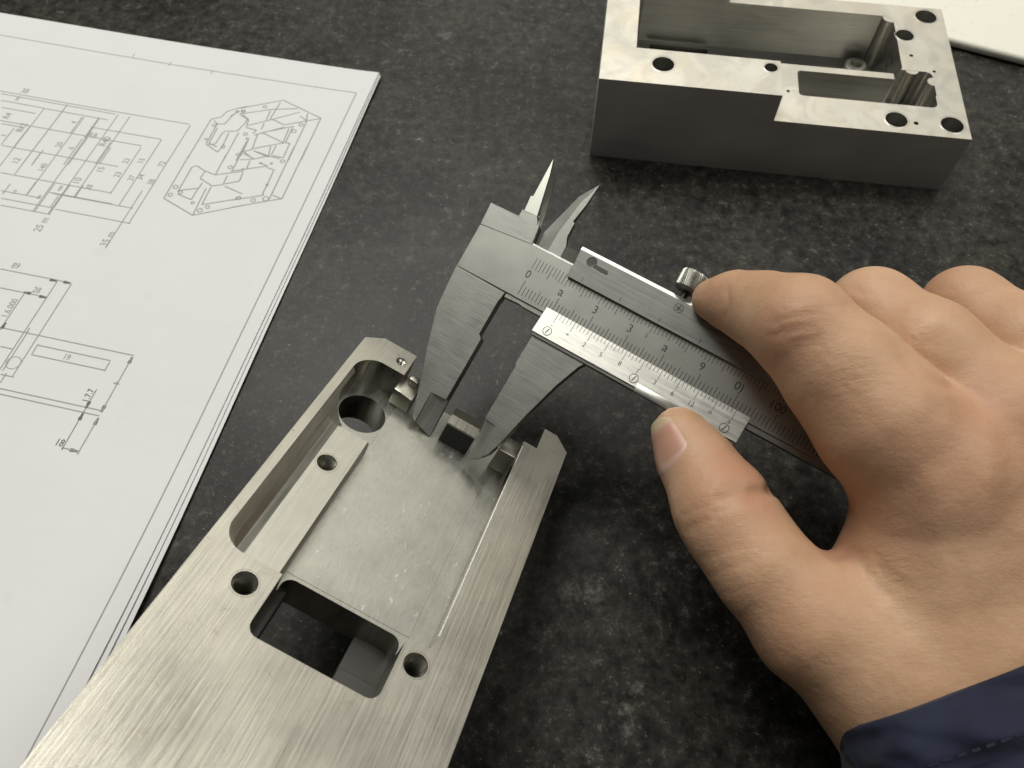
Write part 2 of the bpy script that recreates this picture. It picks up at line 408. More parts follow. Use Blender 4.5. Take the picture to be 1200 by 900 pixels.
pr = Marks(zs3); pr2 = Marks(zs3)
for a, b, w in [((-155.14, -13.01), (-4.85, -13.01), 0.40), ((-4.85, -13.06), (-4.85, -320.00), 0.45), ((-155.14, -12.96), (-215.14, -12.96), 0.40), ((-98.25, -12.76), (-98.25, -10.26), 0.30), ((-81.99, -14.15), (-81.99, -11.65), 0.30), ((-64.05, -15.06), (-64.05, -12.56), 0.30), ((-137.60, -42.99), (-60.28, -42.99), 0.40), ((-136.48, -44.27), (-89.47, -44.27), 0.40), ((-134.65, -47.62), (-117.38, -47.62), 0.40), ((-132.39, -51.05), (-118.34, -51.05), 0.40), ((-117.38, -47.77), (-90.68, -47.77), 0.40), ((-129.22, -57.55), (-72.36, -57.55), 0.40), ((-95.16, -52.79), (-66.90, -52.79), 0.40), ((-121.56, -69.21), (-75.68, -69.21), 0.40), ((-114.55, -81.63), (-72.00, -81.63), 0.40), ((-109.77, -89.46), (-94.34, -89.46), 0.40), ((-107.85, -92.72), (-88.40, -92.72), 0.40), ((-106.22, -95.67), (-87.46, -95.67), 0.40), ((-91.62, -86.53), (-61.31, -86.53), 0.40), ((-87.06, -93.10), (-58.97, -93.10), 0.40), ((-59.58, -43.45), (-59.58, -93.43), 0.40), ((-66.70, -52.84), (-66.70, -86.24), 0.40), ((-72.13, -58.43), (-72.13, -82.06), 0.40), ((-83.60, -44.08), (-83.60, -86.06), 0.40), ((-88.28, -44.12), (-88.28, -95.84), 0.40), ((-109.28, -43.55), (-109.28, -81.22), 0.40), ((-116.59, -47.82), (-116.59, -79.94), 0.40), ((-93.96, -52.64), (-93.96, -95.94), 0.40), ((-62.04, -78.10), (-62.04, -105.04), 0.40), ((-99.93, -48.57), (-99.93, -88.58), 0.40), ((-105.79, -67.64), (-105.79, -75.90), 0.40), ((-94.10, -47.70), (-94.10, -58.35), 0.40), ((-91.11, -121.05), (-66.07, -121.05), 0.42), ((-86.95, -128.08), (-70.72, -128.08), 0.42), ((-78.94, -142.06), (-33.73, -142.06), 0.42), ((-74.78, -148.47), (-70.86, -148.47), 0.42), ((-63.92, -145.41), (-39.70, -145.41), 0.42), ((-64.15, -148.99), (-39.90, -148.99), 0.42), ((-69.42, -157.50), (-65.10, -157.50), 0.42), ((-65.58, -121.22), (-65.58, -157.54), 0.42), ((-70.54, -121.38), (-70.54, -155.99), 0.42), ((-69.48, -141.24), (-69.48, -156.21), 0.42), ((-78.24, -127.94), (-78.24, -143.21), 0.42), ((-64.04, -145.02), (-64.04, -148.68), 0.42), ((-39.80, -145.80), (-39.80, -149.31), 0.42), ((-69.68, -140.09), (-69.68, -141.92), 0.42), ((-67.00, -162.03), (-34.03, -162.03), 0.42), ((-66.07, -163.77), (-33.88, -163.77), 0.42), ((-33.98, -142.69), (-33.98, -162.54), 0.42), ((-33.95, -164.46), (-33.95, -176.82), 0.42), ((-39.37, -175.76), (-34.34, -175.76), 0.42), ((-35.25, -152.44), (-33.32, -152.44), 0.42), ((-67.91, -156.76), (-67.91, -160.27), 0.42), ((-53.31, -59.67), (-53.42, -38.71), 0.46), ((-53.42, -38.71), (-50.28, -36.77), 0.46), ((-50.28, -36.77), (-49.20, -33.32), 0.46), ((-49.20, -33.32), (-46.63, -31.29), 0.46), ((-46.63, -31.29), (-42.74, -28.95), 0.46), ((-52.08, -39.18), (-50.11, -40.48), 0.46), ((-50.11, -40.48), (-47.47, -40.04), 0.46), ((-47.47, -40.04), (-46.57, -35.49), 0.46), ((-46.57, -35.49), (-45.31, -32.39), 0.46), ((-50.18, -42.25), (-49.83, -51.38), 0.46), ((-49.83, -51.38), (-44.13, -54.34), 0.46), ((-44.13, -54.34), (-43.47, -51.38), 0.46), ((-43.47, -51.38), (-44.14, -43.92), 0.46), ((-49.26, -42.43), (-48.98, -50.80), 0.46), ((-48.98, -50.80), (-45.47, -51.85), 0.46), ((-45.61, -43.11), (-46.38, -45.22), 0.46), ((-46.38, -45.22), (-46.57, -50.61), 0.46), ((-46.57, -50.61), (-49.00, -51.37), 0.46), ((-45.20, -43.40), (-41.39, -42.49), 0.46), ((-41.39, -42.49), (-40.20, -37.91), 0.46), ((-40.20, -37.91), (-40.31, -35.58), 0.46), ((-40.31, -35.58), (-43.78, -34.02), 0.46), ((-40.59, -43.07), (-40.34, -58.06), 0.46), ((-35.82, -46.53), (-35.88, -57.00), 0.46), ((-50.11, -40.48), (-50.18, -42.25), 0.46), ((-47.09, -35.61), (-45.89, -33.73), 0.46), ((-45.40, -30.80), (-30.87, -22.85), 0.46), ((-30.87, -22.85), (-13.52, -29.18), 0.46), ((-13.52, -29.18), (-13.07, -51.57), 0.46), ((-18.15, -31.86), (-17.54, -52.64), 0.46), ((-31.48, -24.22), (-31.93, -33.97), 0.46), ((-33.54, -29.17), (-33.08, -34.64), 0.46), ((-44.19, -33.72), (-33.68, -28.80), 0.46), ((-33.68, -28.80), (-23.95, -26.07), 0.46), ((-42.75, -33.78), (-39.65, -35.81), 0.46), ((-39.65, -35.81), (-38.95, -39.57), 0.46), ((-38.48, -38.68), (-32.93, -35.00), 0.46), ((-32.93, -35.00), (-22.23, -27.67), 0.46), ((-30.91, -33.73), (-25.68, -35.62), 0.46), ((-25.68, -35.62), (-18.21, -31.68), 0.46), ((-18.21, -31.68), (-13.46, -29.36), 0.46), ((-19.36, -27.79), (-18.28, -31.50), 0.46), ((-21.41, -29.87), (-18.28, -31.50), 0.46), ((-32.57, -41.54), (-22.08, -35.55), 0.46), ((-22.08, -35.55), (-21.80, -44.33), 0.46), ((-21.80, -44.33), (-20.15, -44.31), 0.46), ((-20.15, -44.31), (-19.79, -51.70), 0.46), ((-19.79, -51.70), (-23.92, -51.57), 0.46), ((-34.43, -43.14), (-25.27, -36.70), 0.46), ((-31.81, -41.36), (-22.55, -44.51), 0.46), ((-32.27, -49.83), (-22.05, -44.39), 0.46), ((-33.44, -42.14), (-32.38, -50.24), 0.46), ((-32.38, -50.24), (-34.96, -51.97), 0.46), ((-34.96, -51.97), (-29.96, -54.85), 0.46), ((-35.60, -45.72), (-35.12, -54.24), 0.46), ((-26.41, -47.31), (-25.15, -52.60), 0.46), ((-24.53, -46.49), (-24.55, -51.35), 0.46), ((-31.60, -50.80), (-25.39, -52.66), 0.46), ((-33.28, -36.26), (-33.02, -39.71), 0.46), ((-39.06, -39.99), (-34.66, -40.49), 0.46), ((-34.66, -40.49), (-35.22, -42.56), 0.46), ((-23.21, -36.99), (-22.69, -44.16), 0.46), ((-53.48, -58.09), (-53.09, -79.74), 0.46), ((-53.09, -79.74), (-40.10, -84.78), 0.46), ((-40.10, -84.78), (-24.86, -76.47), 0.46), ((-49.72, -75.83), (-49.95, -63.48), 0.46), ((-49.95, -63.48), (-48.52, -62.41), 0.46), ((-48.52, -62.41), (-44.73, -64.22), 0.46), ((-44.73, -64.22), (-40.28, -65.14), 0.46), ((-40.28, -65.14), (-31.16, -61.18), 0.46), ((-44.59, -64.55), (-44.81, -68.00), 0.46), ((-44.81, -68.00), (-39.33, -70.41), 0.46), ((-39.33, -70.41), (-35.66, -69.01), 0.46), ((-35.66, -69.01), (-35.98, -64.48), 0.46), ((-35.31, -68.57), (-30.75, -66.08), 0.46), ((-30.75, -66.08), (-31.14, -61.90), 0.46), ((-34.90, -69.53), (-27.40, -71.59), 0.46), ((-43.11, -69.72), (-43.50, -73.66), 0.46), ((-43.50, -73.66), (-43.60, -78.18), 0.46), ((-43.60, -78.18), (-49.29, -76.77), 0.46), ((-50.01, -75.21), (-43.68, -72.66), 0.46), ((-40.78, -71.97), (-40.10, -84.78), 0.46), ((-39.37, -70.94), (-39.06, -79.49), 0.46), ((-39.06, -79.49), (-27.93, -74.12), 0.46), ((-40.54, -55.01), (-40.28, -65.14), 0.46), ((-35.50, -49.33), (-35.23, -61.79), 0.46), ((-35.58, -62.23), (-23.73, -56.88), 0.46), ((-23.73, -56.88), (-26.73, -56.14), 0.46), ((-20.48, -58.29), (-23.71, -57.61), 0.46), ((-20.85, -58.73), (-20.49, -65.76), 0.46), ((-20.49, -65.76), (-20.54, -69.62), 0.46), ((-20.54, -69.62), (-19.92, -70.51), 0.46), ((-19.92, -70.51), (-30.07, -75.31), 0.46), ((-17.92, -45.14), (-17.26, -71.94), 0.46), ((-13.39, -44.06), (-13.06, -70.60), 0.46), ((-13.06, -70.60), (-17.49, -72.68), 0.46), ((-17.49, -72.68), (-28.76, -78.41), 0.46), ((-16.80, -69.77), (-13.30, -70.66), 0.46), ((-34.59, -56.18), (-29.77, -54.66), 0.46), ((-29.77, -54.66), (-34.60, -52.85), 0.46), ((-30.98, -55.69), (-30.59, -59.96), 0.46), ((-31.02, -50.88), (-25.08, -52.07), 0.46), ((-25.08, -52.07), (-20.58, -52.48), 0.46), ((-29.77, -54.66), (-25.58, -52.19), 0.46), ((-109.33, -44.11), (-109.33, -76.28), 0.42), ((-116.79, -57.53), (-116.79, -68.69), 0.42), ((-94.97, -59.14), (-94.97, -72.80), 0.42), ((-93.46, -58.07), (-93.46, -72.65), 0.42), ((-84.13, -58.33), (-84.13, -69.95), 0.42), ((-82.82, -60.95), (-82.82, -69.65), 0.42), ((-100.65, -48.59), (-100.65, -57.42), 0.42), ((-94.49, -47.32), (-94.49, -58.75), 0.42), ((-127.69, -58.96), (-119.00, -58.96), 0.42), ((-121.85, -59.91), (-121.85, -68.76), 0.42), ((-124.55, -64.39), (-122.47, -64.39), 0.42), ((-105.94, -69.45), (-105.94, -75.52), 0.42), ((-108.28, -85.67), (-108.28, -91.02), 0.42), ((-100.13, -82.71), (-100.13, -89.65), 0.42), ((-93.34, -82.10), (-93.34, -95.45), 0.42), ((-87.84, -81.32), (-87.84, -95.83), 0.42), ((-89.11, -87.00), (-89.11, -92.68), 0.42), ((-83.20, -80.60), (-83.20, -86.00), 0.42), ((-92.95, -86.29), (-69.33, -86.29), 0.42)]:
    L = math.hypot(b[0]-a[0], b[1]-a[1]); pr.line(a, b, w, max(1, int(L/5)))
for c, r, w in [((-67.80, -152.91), 2.20, 0.30), ((-50.95, -41.46), 0.68, 0.42), ((-50.89, -48.98), 0.45, 0.42), ((-43.22, -51.32), 0.68, 0.42), ((-36.40, -53.80), 0.60, 0.42), ((-45.50, -32.63), 0.60, 0.42), ((-43.24, -31.89), 0.60, 0.42), ((-19.53, -34.16), 0.75, 0.42), ((-20.89, -37.98), 0.83, 0.42), ((-36.35, -27.82), 0.68, 0.42), ((-43.50, -31.95), 0.68, 0.42), ((-37.81, -43.37), 0.68, 0.42), ((-36.25, -45.49), 0.45, 0.42), ((-51.45, -73.81), 0.83, 0.42), ((-51.66, -77.68), 0.75, 0.42), ((-42.50, -79.45), 0.52, 0.42), ((-38.68, -82.10), 0.83, 0.42), ((-36.68, -80.11), 0.68, 0.42), ((-36.59, -60.48), 0.75, 0.42), ((-28.06, -73.81), 0.68, 0.42), ((-48.68, -75.76), 0.68, 0.42), ((-19.38, -53.48), 0.75, 0.42), ((-18.58, -71.91), 0.98, 0.42), ((-22.52, -73.53), 0.75, 0.42), ((-27.82, -73.75), 0.68, 0.42), ((-26.73, -56.14), 0.38, 0.42), ((-22.95, -55.42), 0.38, 0.42), ((-31.75, -60.42), 0.38, 0.42), ((-20.55, -65.60), 0.38, 0.42)]: pr.ring(c, r, w, 14)
for body, c, size, vert in [('38', (-128.58, -40.76), 3.58, 0), ('8', (-129.00, -45.53), 2.91, 0), ('R4', (-127.68, -54.72), 3.36, 1), ('8x2', (-119.35, -59.10), 3.81, 1), ('12', (-112.27, -75.08), 3.58, 1), ('4', (-102.14, -52.00), 2.91, 1), ('20', (-101.48, -63.98), 3.14, 1), ('6', (-96.52, -64.53), 2.91, 1), ('R8', (-92.17, -56.76), 3.58, 0), ('R40', (-86.19, -58.60), 3.81, 1), ('140', (-101.42, -75.84), 3.14, 1), ('15', (-80.94, -72.09), 3.36, 1), ('10', (-86.34, -79.05), 3.81, 1), ('8', (-90.30, -83.76), 3.36, 0), ('23', (-73.92, -72.84), 3.14, 1), ('23', (-74.12, -65.90), 3.14, 1), ('15', (-68.90, -64.66), 3.14, 1), ('37', (-68.39, -73.38), 3.14, 1), ('34', (-65.49, -72.15), 3.14, 1), ('38', (-60.83, -73.55), 3.14, 1), ('72', (-60.99, -64.46), 3.25, 1), ('35 m', (-63.17, -101.20), 3.81, 1), ('25 m', (-87.91, -100.48), 3.81, 1), ('0', (-104.84, -89.01), 2.69, 0), ('8', (-95.34, -89.19), 2.69, 0), ('38', (-80.74, -80.96), 3.14, 1), ('89', (-86.85, -118.84), 3.30, 0), ('28', (-75.12, -126.31), 3.20, 0), ('1.6.000', (-79.66, -134.66), 3.00, 1), ('19', (-53.21, -147.37), 2.80, 0), ('4', (-34.34, -152.50), 2.60, 0)]:
    pr.text(body, size, c, math.radians(90 if vert else 0), 0.85, 0.05)
link("printed_lines", pr.mesh(), M_print, s3, smooth=0)["kind"] = "stuff"
for a, b, w in [((-39.00, -155.68), (-39.00, -176.50), 0.30), ((-34.34, -175.83), (-36.34, -175.83), 0.80), ((-35.54, -175.83), (-36.74, -175.83), 1.10), ((-38.95, -164.04), (-38.95, -166.04), 0.80), ((-38.95, -165.24), (-38.95, -166.44), 1.10), ((-39.01, -162.32), (-39.01, -160.32), 0.80), ((-39.01, -161.12), (-39.01, -159.92), 1.10), ((-33.88, -164.46), (-33.88, -166.46), 0.80), ((-33.88, -165.66), (-33.88, -166.86), 1.10), ((-33.94, -142.69), (-33.94, -144.69), 0.80), ((-33.94, -143.89), (-33.94, -145.09), 1.10), ((-34.03, -162.54), (-34.03, -160.54), 0.80), ((-34.03, -161.34), (-34.03, -160.14), 1.10), ((-66.07, -121.22), (-68.07, -121.22), 0.80), ((-67.27, -121.22), (-68.47, -121.22), 1.10), ((-70.81, -121.38), (-72.81, -121.38), 0.80), ((-72.01, -121.38), (-73.21, -121.38), 1.10), ((-70.72, -128.27), (-72.72, -128.27), 0.80), ((-71.92, -128.27), (-73.12, -128.27), 1.10), ((-78.62, -127.94), (-76.62, -127.94), 0.80), ((-77.42, -127.94), (-76.22, -127.94), 1.10), ((-77.95, -139.98), (-77.95, -141.98), 0.80), ((-77.95, -141.18), (-77.95, -142.38), 1.10)]:
    L = math.hypot(b[0]-a[0], b[1]-a[1]); pr2.line(a, b, w, max(1, int(L/5)))
for body, c, size, vert in [('18', (-40.67, -174.47), 3.20, 0), ('1.7.7', (-40.32, -158.23), 2.80, 1)]:
    pr2.text(body, size, c, math.radians(90 if vert else 0), 0.85, 0.05)
link("printed_dimensions", pr2.mesh(), M_print2, s3, smooth=0)["kind"] = "stuff"

# ------------------------------------------------------------------ front machined block (held tilted)
blockA = empty("machined_block", Matrix(((0.879051, 0.285118, 0.382071, -0.038795), (-0.387656, 0.893980, 0.224774, 0.117451), (-0.277476, -0.345699, 0.896381, 0.034746), (0.000000, 0.000000, 0.000000, 1.000000))))
tag(blockA, "long brushed aluminium block with open pocket and rectangular slot, measured by the caliper", "metal block", "machined blocks")
T = 18.0; ZF = -8.0
body = prism([(0, -150), (61.25, -150), (61.25, -0.6), (57.2, 3.4), (4.4, 3.4), (0, 0)], -T, 0)
def pk(i, j, k, z, r):
    return (round_rect(2.3+i, 49.9-j, -70.9+k, -5.3, [max(.6, r-2), 0.6, r+0.6, r], 8), z)
pocket = loft([pk(5.2, -0.2, 0.9, ZF, 4.4), pk(4.3, -0.3, 0.5, ZF+0.5, 4.8), pk(3.3, -0.3, 0.25, ZF+1.9, 5.1), pk(2.45, -0.3, 0.1, ZF+3.5, 5.3), pk(0, 0, 0, 0.0, 5.4), pk(-0.4, 0, 0, 2.0, 5.4)])
opening = prism(box_pts(14.1, 49.55, -30, 12), ZF, 5)
notch = prism(box_pts(49.0, 53.4, -4.7, 12), ZF-2, 5)
slot = prism(round_rect(16.7, 44.3, -84.6, -66.2, 2.4, 5), -T-2, 3)
relief = prism(round_rect(3.2, 16.2, -23.2, -5.25, [1.0, 0.6, 4.8, 4.8], 8), ZF-0.6, 3)
cut = [pocket, relief, opening, notch, slot, prism(box_pts(14.15, 49.5, -1.8, 12), -T-2, 5)]
HOLES = [(11.6, -76.3, 0, 2.55), (48.1, -74.2, 0, 2.55), (10.35, -38.3, -4.5, 2.35), (11.5, -1.4, 0, 1.35)]
for x, y, z, r in HOLES: cut.append(prism(circle(x, y, r, 28), -T+3 if z == 0 else -T+2, 3))
cut.append(prism(circle(9.9, -16.2, 6.1, 40), -T-2, 3 if False else ZF+3))
me = carve(body, cut, 0.22, 1)
# which finish each face has: 0 brushed outside, 1 pocket floor, 2 cut walls, 3 left wall in a lit copy
for p in me.polygons:
    z = sum(me.vertices[i].co.z for i in p.vertices)/len(p.vertices)
    if z < -0.35 and p.normal.z > 0.8: p.material_index = 1
    elif z < -0.35 and -T+0.5 < z:
        c = sum((me.vertices[i].co for i in p.vertices), Vector())/len(p.vertices)
        p.material_index = 3 if (c.x < 8 and -72 < c.y < -22 and p.normal.x > 0.4 and c.z > ZF-0.3) else 2
link("body", me, [M_brushed, M_pocket, M_cut, M_wall], blockA, 18)

# rib between the jaws: flat lip with a chamfer behind, hollow underneath
prof = [(-11.8, -1.2), (-11.8, -0.75), (-11.6, -0.6), (-8.4, -0.6), (-2.2, -4.0), (-2.2, ZF-0.5), (-3.0, ZF-0.5), (-3.0, -4.6), (-8.6, -1.5)]
bm = bmesh.new()
lo = [bm.verts.new((29.9, y, z)) for y, z in prof]; hi = [bm.verts.new((38.0, y, z)) for y, z in prof]
bm.faces.new(lo); bm.faces.new(hi[::-1])
for i in range(len(prof)): bm.faces.new((lo[i], hi[i], hi[(i+1) % len(prof)], lo[(i+1) % len(prof)]))
rib = link("rib", bm_mesh(bm), [M_brushed], blockA, 25)
link("rib_face", prism(box_pts(29.95, 37.95, -11.75, -9.0), ZF-0.4, -1.25), M_black, rib, 25)  # black panel, painted shade of the opening
link("end_wall", prism([(44.5, -11.2), (49.3, -11.2), (49.3, -5.4), (45.2, -5.6)], ZF-0.5, -0.5, 0.25, 2), M_brushed, blockA)
link("end_wall", prism([(13.6, -8.2), (19.2, -9.0), (19.4, -2.0), (13.6, -2.0)], ZF-0.5, -3.0, 0.35, 2), M_brushed, blockA)
link("end_wall", prism([(15.6, -4.0), (18.2, -4.4), (18.2, -2.2), (15.6, -2.2)], -3.6, -1.2, 0.3, 2), M_brushed, blockA)
link("raised_panel", prism([(16.0, -65.4), (45.4, -65.2), (45.4, -13.2), (28.6, -13.2), (26.5, -10.5), (19.6, -10.8), (16.0, -13.5)], ZF-0.5, ZF+0.07, 0.05, 1), M_pocket, blockA)
link("edge_burr", prism([(49.75, -66.5), (50.25, -66.3), (49.95, -6.5), (49.6, -6.5)], -0.4, 0.10, 0.05, 1), M_bright, blockA)
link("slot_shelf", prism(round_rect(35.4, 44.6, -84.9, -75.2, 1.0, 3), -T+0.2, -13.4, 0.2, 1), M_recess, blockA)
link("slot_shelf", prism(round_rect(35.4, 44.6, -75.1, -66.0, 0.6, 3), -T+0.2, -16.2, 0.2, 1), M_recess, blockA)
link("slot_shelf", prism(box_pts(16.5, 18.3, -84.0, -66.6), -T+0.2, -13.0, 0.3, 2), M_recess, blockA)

def thread(name, x, y, ztop, r, depth, parent, pitch=0.8, mat=None):
    prof = [(r+0.42, ztop+0.055), (r+0.36, ztop+0.06), (r-0.05, ztop-0.35)]; z = ztop-0.45; k = 0
    while z > ztop-depth:
        prof.append((r-0.04 if k % 2 == 0 else r-0.62, z)); z -= pitch/2; k += 1
    prof.append((r-0.62, ztop-depth)); prof.append((0.02, ztop-depth))
    bm, _ = lathe(prof, 28, (x, y, 0))
    me = bm_mesh(bm)
    for p in me.polygons: pass
    return link(name, me, mat or M_cut, parent, 0)
bm = bmesh.new()      # broad ledge along the left side of the pocket, carrying the small threaded hole
prof = [(4.2, -3.0), (5.6, -3.95), (7.4, -4.5), (15.5, -4.5), (16.0, -4.8), (16.1, ZF-0.6), (4.2, ZF-0.6)]
lo = [bm.verts.new((x, -70.6, z)) for x, z in prof]; hi = [bm.verts.new((x, -27.0, z)) for x, z in prof]
bm.faces.new(lo); bm.faces.new(hi[::-1])
for i in range(7): bm.faces.new((lo[i], hi[i], hi[(i+1) % 7], lo[(i+1) % 7]))
link("ledge", carve(bm_mesh(bm), [prism(circle(10.35, -38.3, 2.35, 28), -20, 5)]), M_ledge, blockA, 8)
for x, y, z, r in HOLES: thread("threaded_hole", x, y, z-0.03, r, 8.5 if z == 0 else 6.0, blockA, 1.15 if r > 2 else 0.7, M_cut)

# ------------------------------------------------------------------ second machined block at the back
blockB = empty("machined_block", Matrix.Translation((0.0267, 0.2231, 0.0)) @ Matrix.Rotation(-0.110, 4, 'Z'))
tag(blockB, "shorter stepped aluminium block with deep pocket and dark front, lying at the back", "metal block", "machined blocks")
W, D, HL, HR, SX = 125.7, 70.6, 33.6, 23.3, 60.3
bm = bmesh.new()
prof = [(0, 0.0), (W, 0.0), (W, HR), (SX, HR), (SX-0.1, HL), (0, HL)]
fr = [bm.verts.new((x, 0, z)) for x, z in prof]; bk = [bm.verts.new((x, D, z)) for x, z in prof]
bm.faces.new(fr); bm.faces.new(bk[::-1])
for i in range(6): bm.faces.new((fr[i], bk[i], bk[(i+1) % 6], fr[(i+1) % 6]))
base = bm_mesh(bm)
big = prism([(11.5, 17.6), (63.0, 17.4), (63.0, 30.4), (103.8, 30.4), (106.8, 33.8), (106.8, 61.0), (104.2, 63.4), (14, 63.4), (11.5, 61.0)], 4.0, HL+3)
small = prism(round_rect(69.5, 116.6, 14.2, 27.4, [2.2, 2.0, 1.5, 1.5], 5), 9.5, HR+4)
corner = prism(round_rect(103.4, 117.0, 20.0, 33.0, [1, 2.4, 0.5, 0.5], 5), 9.5, HR+4)
slotb = prism(box_pts(19, 42, 55, 61.5), -1, 6)
cut = [big, small, corner, slotb, prism(box_pts(46, 62, 45, 80), HR, HL+5)]
BH = [(20.9, 10.3, HL, 3.7), (56.9, 13.7, HL, 2.2), (119.2, 65.2, HR, 3.9), (110.0, 52.9, HR, 3.2), (101.7, 6.4, HR, 3.7), (120.2, 6.4, HR, 3.8), (110.9, 41.4, HR, 0.7), (117.9, 33.6, HR, 0.6), (108.1, 5.5, HR, 0.8), (65.8, 15.8, HR, 0.6)]
for x, y, z, r in BH: cut.append(prism(circle(x, y, r, 32), z-14 if r > 1 else z-4, z+6))
me = carve(base, cut, 0.28, 1)
for p in me.polygons:
    c = sum((me.vertices[i].co for i in p.vertices), Vector())/len(p.vertices)
    if p.normal.z > 0.6: p.material_index = 0 if c.z > HR-1.5 else 2
    elif (c.y < 0.35 or c.y > D-0.35 or c.x < 0.35 or c.x > W-0.35) and abs(p.normal.z) < 0.5: p.material_index = 1
    elif abs(p.normal.z) < 0.5: p.material_index = 2
link("body", me, [M_blocktop, M_blockside, M_blockwall], blockB, 35)
bmr, _ = lathe([(4.2, 3.5), (4.2, 7.2), (3.8, 7.6), (2.2, 7.6), (2.0, 7.2), (2.0, 3.5)], 28, (98.5, 55.5, 0))
link("boss", bm_mesh(bmr), M_blocktop, blockB, 30)
for x, y, r, z0, z1 in ((106.0, 62.9, 3.0, 4.0, HR-0.04), (110.2, 33.4, 2.4, 9.4, HR-0.04), (117.0, 28.0, 2.2, 9.4, HR-0.04)):
    bmr, rg = lathe([(r, z0), (r, z1-0.1), (r-0.1, z1)], 24, (x, y, 0)); bmr.faces.new(rg[-1])
    link("corner_round", bm_mesh(bmr), M_blocktop, blockB, 40)
for i, (x, y, z, r) in enumerate(BH[:6]):
    bmr, _ = lathe([(r+0.55, z+0.015), (r+0.45, z+0.05), (r+0.05, z-0.45), (r-0.02, z-0.7), (r-0.02, z-13.5), (0.02, z-13.8)], 32, (x, y, 0))
    link("bored_hole", bm_mesh(bmr), M_blockwall, blockB, 30)

# ------------------------------------------------------------------ pale padded board at the top right
def pad():
    g = N("cream_speckled_board")
    sp = g.ramp(g.noise(g.mm(), 0.28, 5, 0.75), [(0.60, 0.0), (0.70, 1.0)])
    c = g.mix(g.math('MULTIPLY', sp, 0.45), (0.80, 0.78, 0.68), (0.44, 0.41, 0.32))
    return g.out(Base_Color=c, Roughness=0.6, Normal=g.bump(g.noise(g.mm(), 0.2, 4, 0.6), 0.3, 0.6))
pw = empty("cream_board", Matrix.Translation((0.1763, 0.2885, 0.0)) @ Matrix.Rotation(math.radians(-22.3), 4, 'Z'))
tag(pw, "pale cream speckled board with rounded edge behind the back block", "board")
link("slab", prism(box_pts(-95, 190, 0, 190), 0.2, 4.0, 1.7, 5), pad(), pw, 50)

# ------------------------------------------------------------------ vernier caliper (x along the beam, y up, z towards the viewer)
cal = empty("vernier_caliper", Matrix(((0.851667, 0.486111, -0.195854, 0.003356), (-0.523152, 0.766296, -0.372965, 0.129357), (-0.031221, 0.420103, 0.906939, 0.047231), (0.000000, 0.000000, 0.000000, 1.000000))))
tag(cal, "steel vernier caliper with knurled lock screw, held over the front block", "caliper")
def P(pts): return [(s, -t) for s, t in pts][::-1]
def tri(verts, faces, bev=0.0):
    bm = bmesh.new(); vs = [bm.verts.new((s, -t, z)) for s, t, z in verts]
    for f in faces: bm.faces.new([vs[i] for i in f])
    return bm_mesh(bm)
def wedge(pts, zb):
    """pts: outline of (s,t,z_front); flat back at zb"""
    n = len(pts); vs = [(s, t, z) for s, t, z in pts] + [(s, t, zb) for s, t, z in pts]
    fs = [tuple(range(n)), tuple(range(2*n-1, n-1, -1))] + [(i, (i+1) % n, n+(i+1) % n, n+i) for i in range(n)]
    return tri(vs, fs)

beam = link("beam", prism(P([(-18.2, -6.0), (-3.0, -7.55), (108, -7.55), (108, 6.35), (-18.0, 6.55)]), -3.4, 0, 0.12, 1), M_steel, cal, 25)
link("beam_edge", prism(P([(-2.7, 6.0), (108, 6.0), (108, 7.85), (2.9, 7.85), (1.8, 7.6), (-2.7, 7.9)]), -3.3, -0.55, 0.15, 1), M_steel, beam)
link("beam_edge", prism(P([(-3.2, -8.1), (108, -8.1), (108, -6.9), (-3.2, -6.9)]), -3.3, -0.35, 0.12, 1), M_bright, beam)
link("head", prism(P([(-18.75, -12.4), (-10.3, -12.6), (-3.9, -12.8), (-3.05, -7.5), (-18.2, -6.02)]), -3.4, -0.06, 0.12, 1), M_jaw, cal)
# fixed inside jaw: bright bevelled blade
link("inside_jaw", join_meshes([
    wedge([(-10.2, -14.6, -0.35), (-5.3, -15.0, -0.35), (-5.0, -14.4, -0.4), (-3.9, -12.5, -0.4), (-10.25, -12.4, -0.35)], -2.8),
    wedge([(-9.6, -14.5, -0.2), (-10.1, -18.7, -0.2), (-9.5, -18.9, -0.2), (-10.3, -30.4, -1.3), (-8.6, -26.0, -0.3), (-5.9, -14.8, -0.3)], -2.4),
    wedge([(-5.9, -14.7, -0.32), (-8.6, -25.9, -0.32), (-10.25, -30.2, -1.35), (-7.4, -26.6, -2.1), (-5.9, -21.8, -2.2), (-3.85, -12.6, -2.2), (-4.4, -12.6, -0.4)], -2.6)]), M_steel, cal, 20)
# fixed outside jaw
link("outside_jaw", prism(P([(-18.0, 6.6), (-2.75, 6.8), (-2.85, 8.0), (-3.15, 9.5), (-3.15, 19.4), (-2.0, 20.2), (-1.85, 38.2), (-6.3, 38.6), (-6.05, 47.0), (-7.35, 46.0), (-12.55, 31.3), (-13.65, 28.6), (-16.8, 18.7), (-17.7, 10.6)]), -3.3, 0.04, 0.10, 1), M_jaw, cal)
link("jaw_tip", wedge([(-6.3, 38.6, -0.05), (-6.0, 47.1, -0.4), (-1.45, 48.7, -2.6), (-1.85, 38.2, -2.0)], -3.3), M_facet, cal, 10)

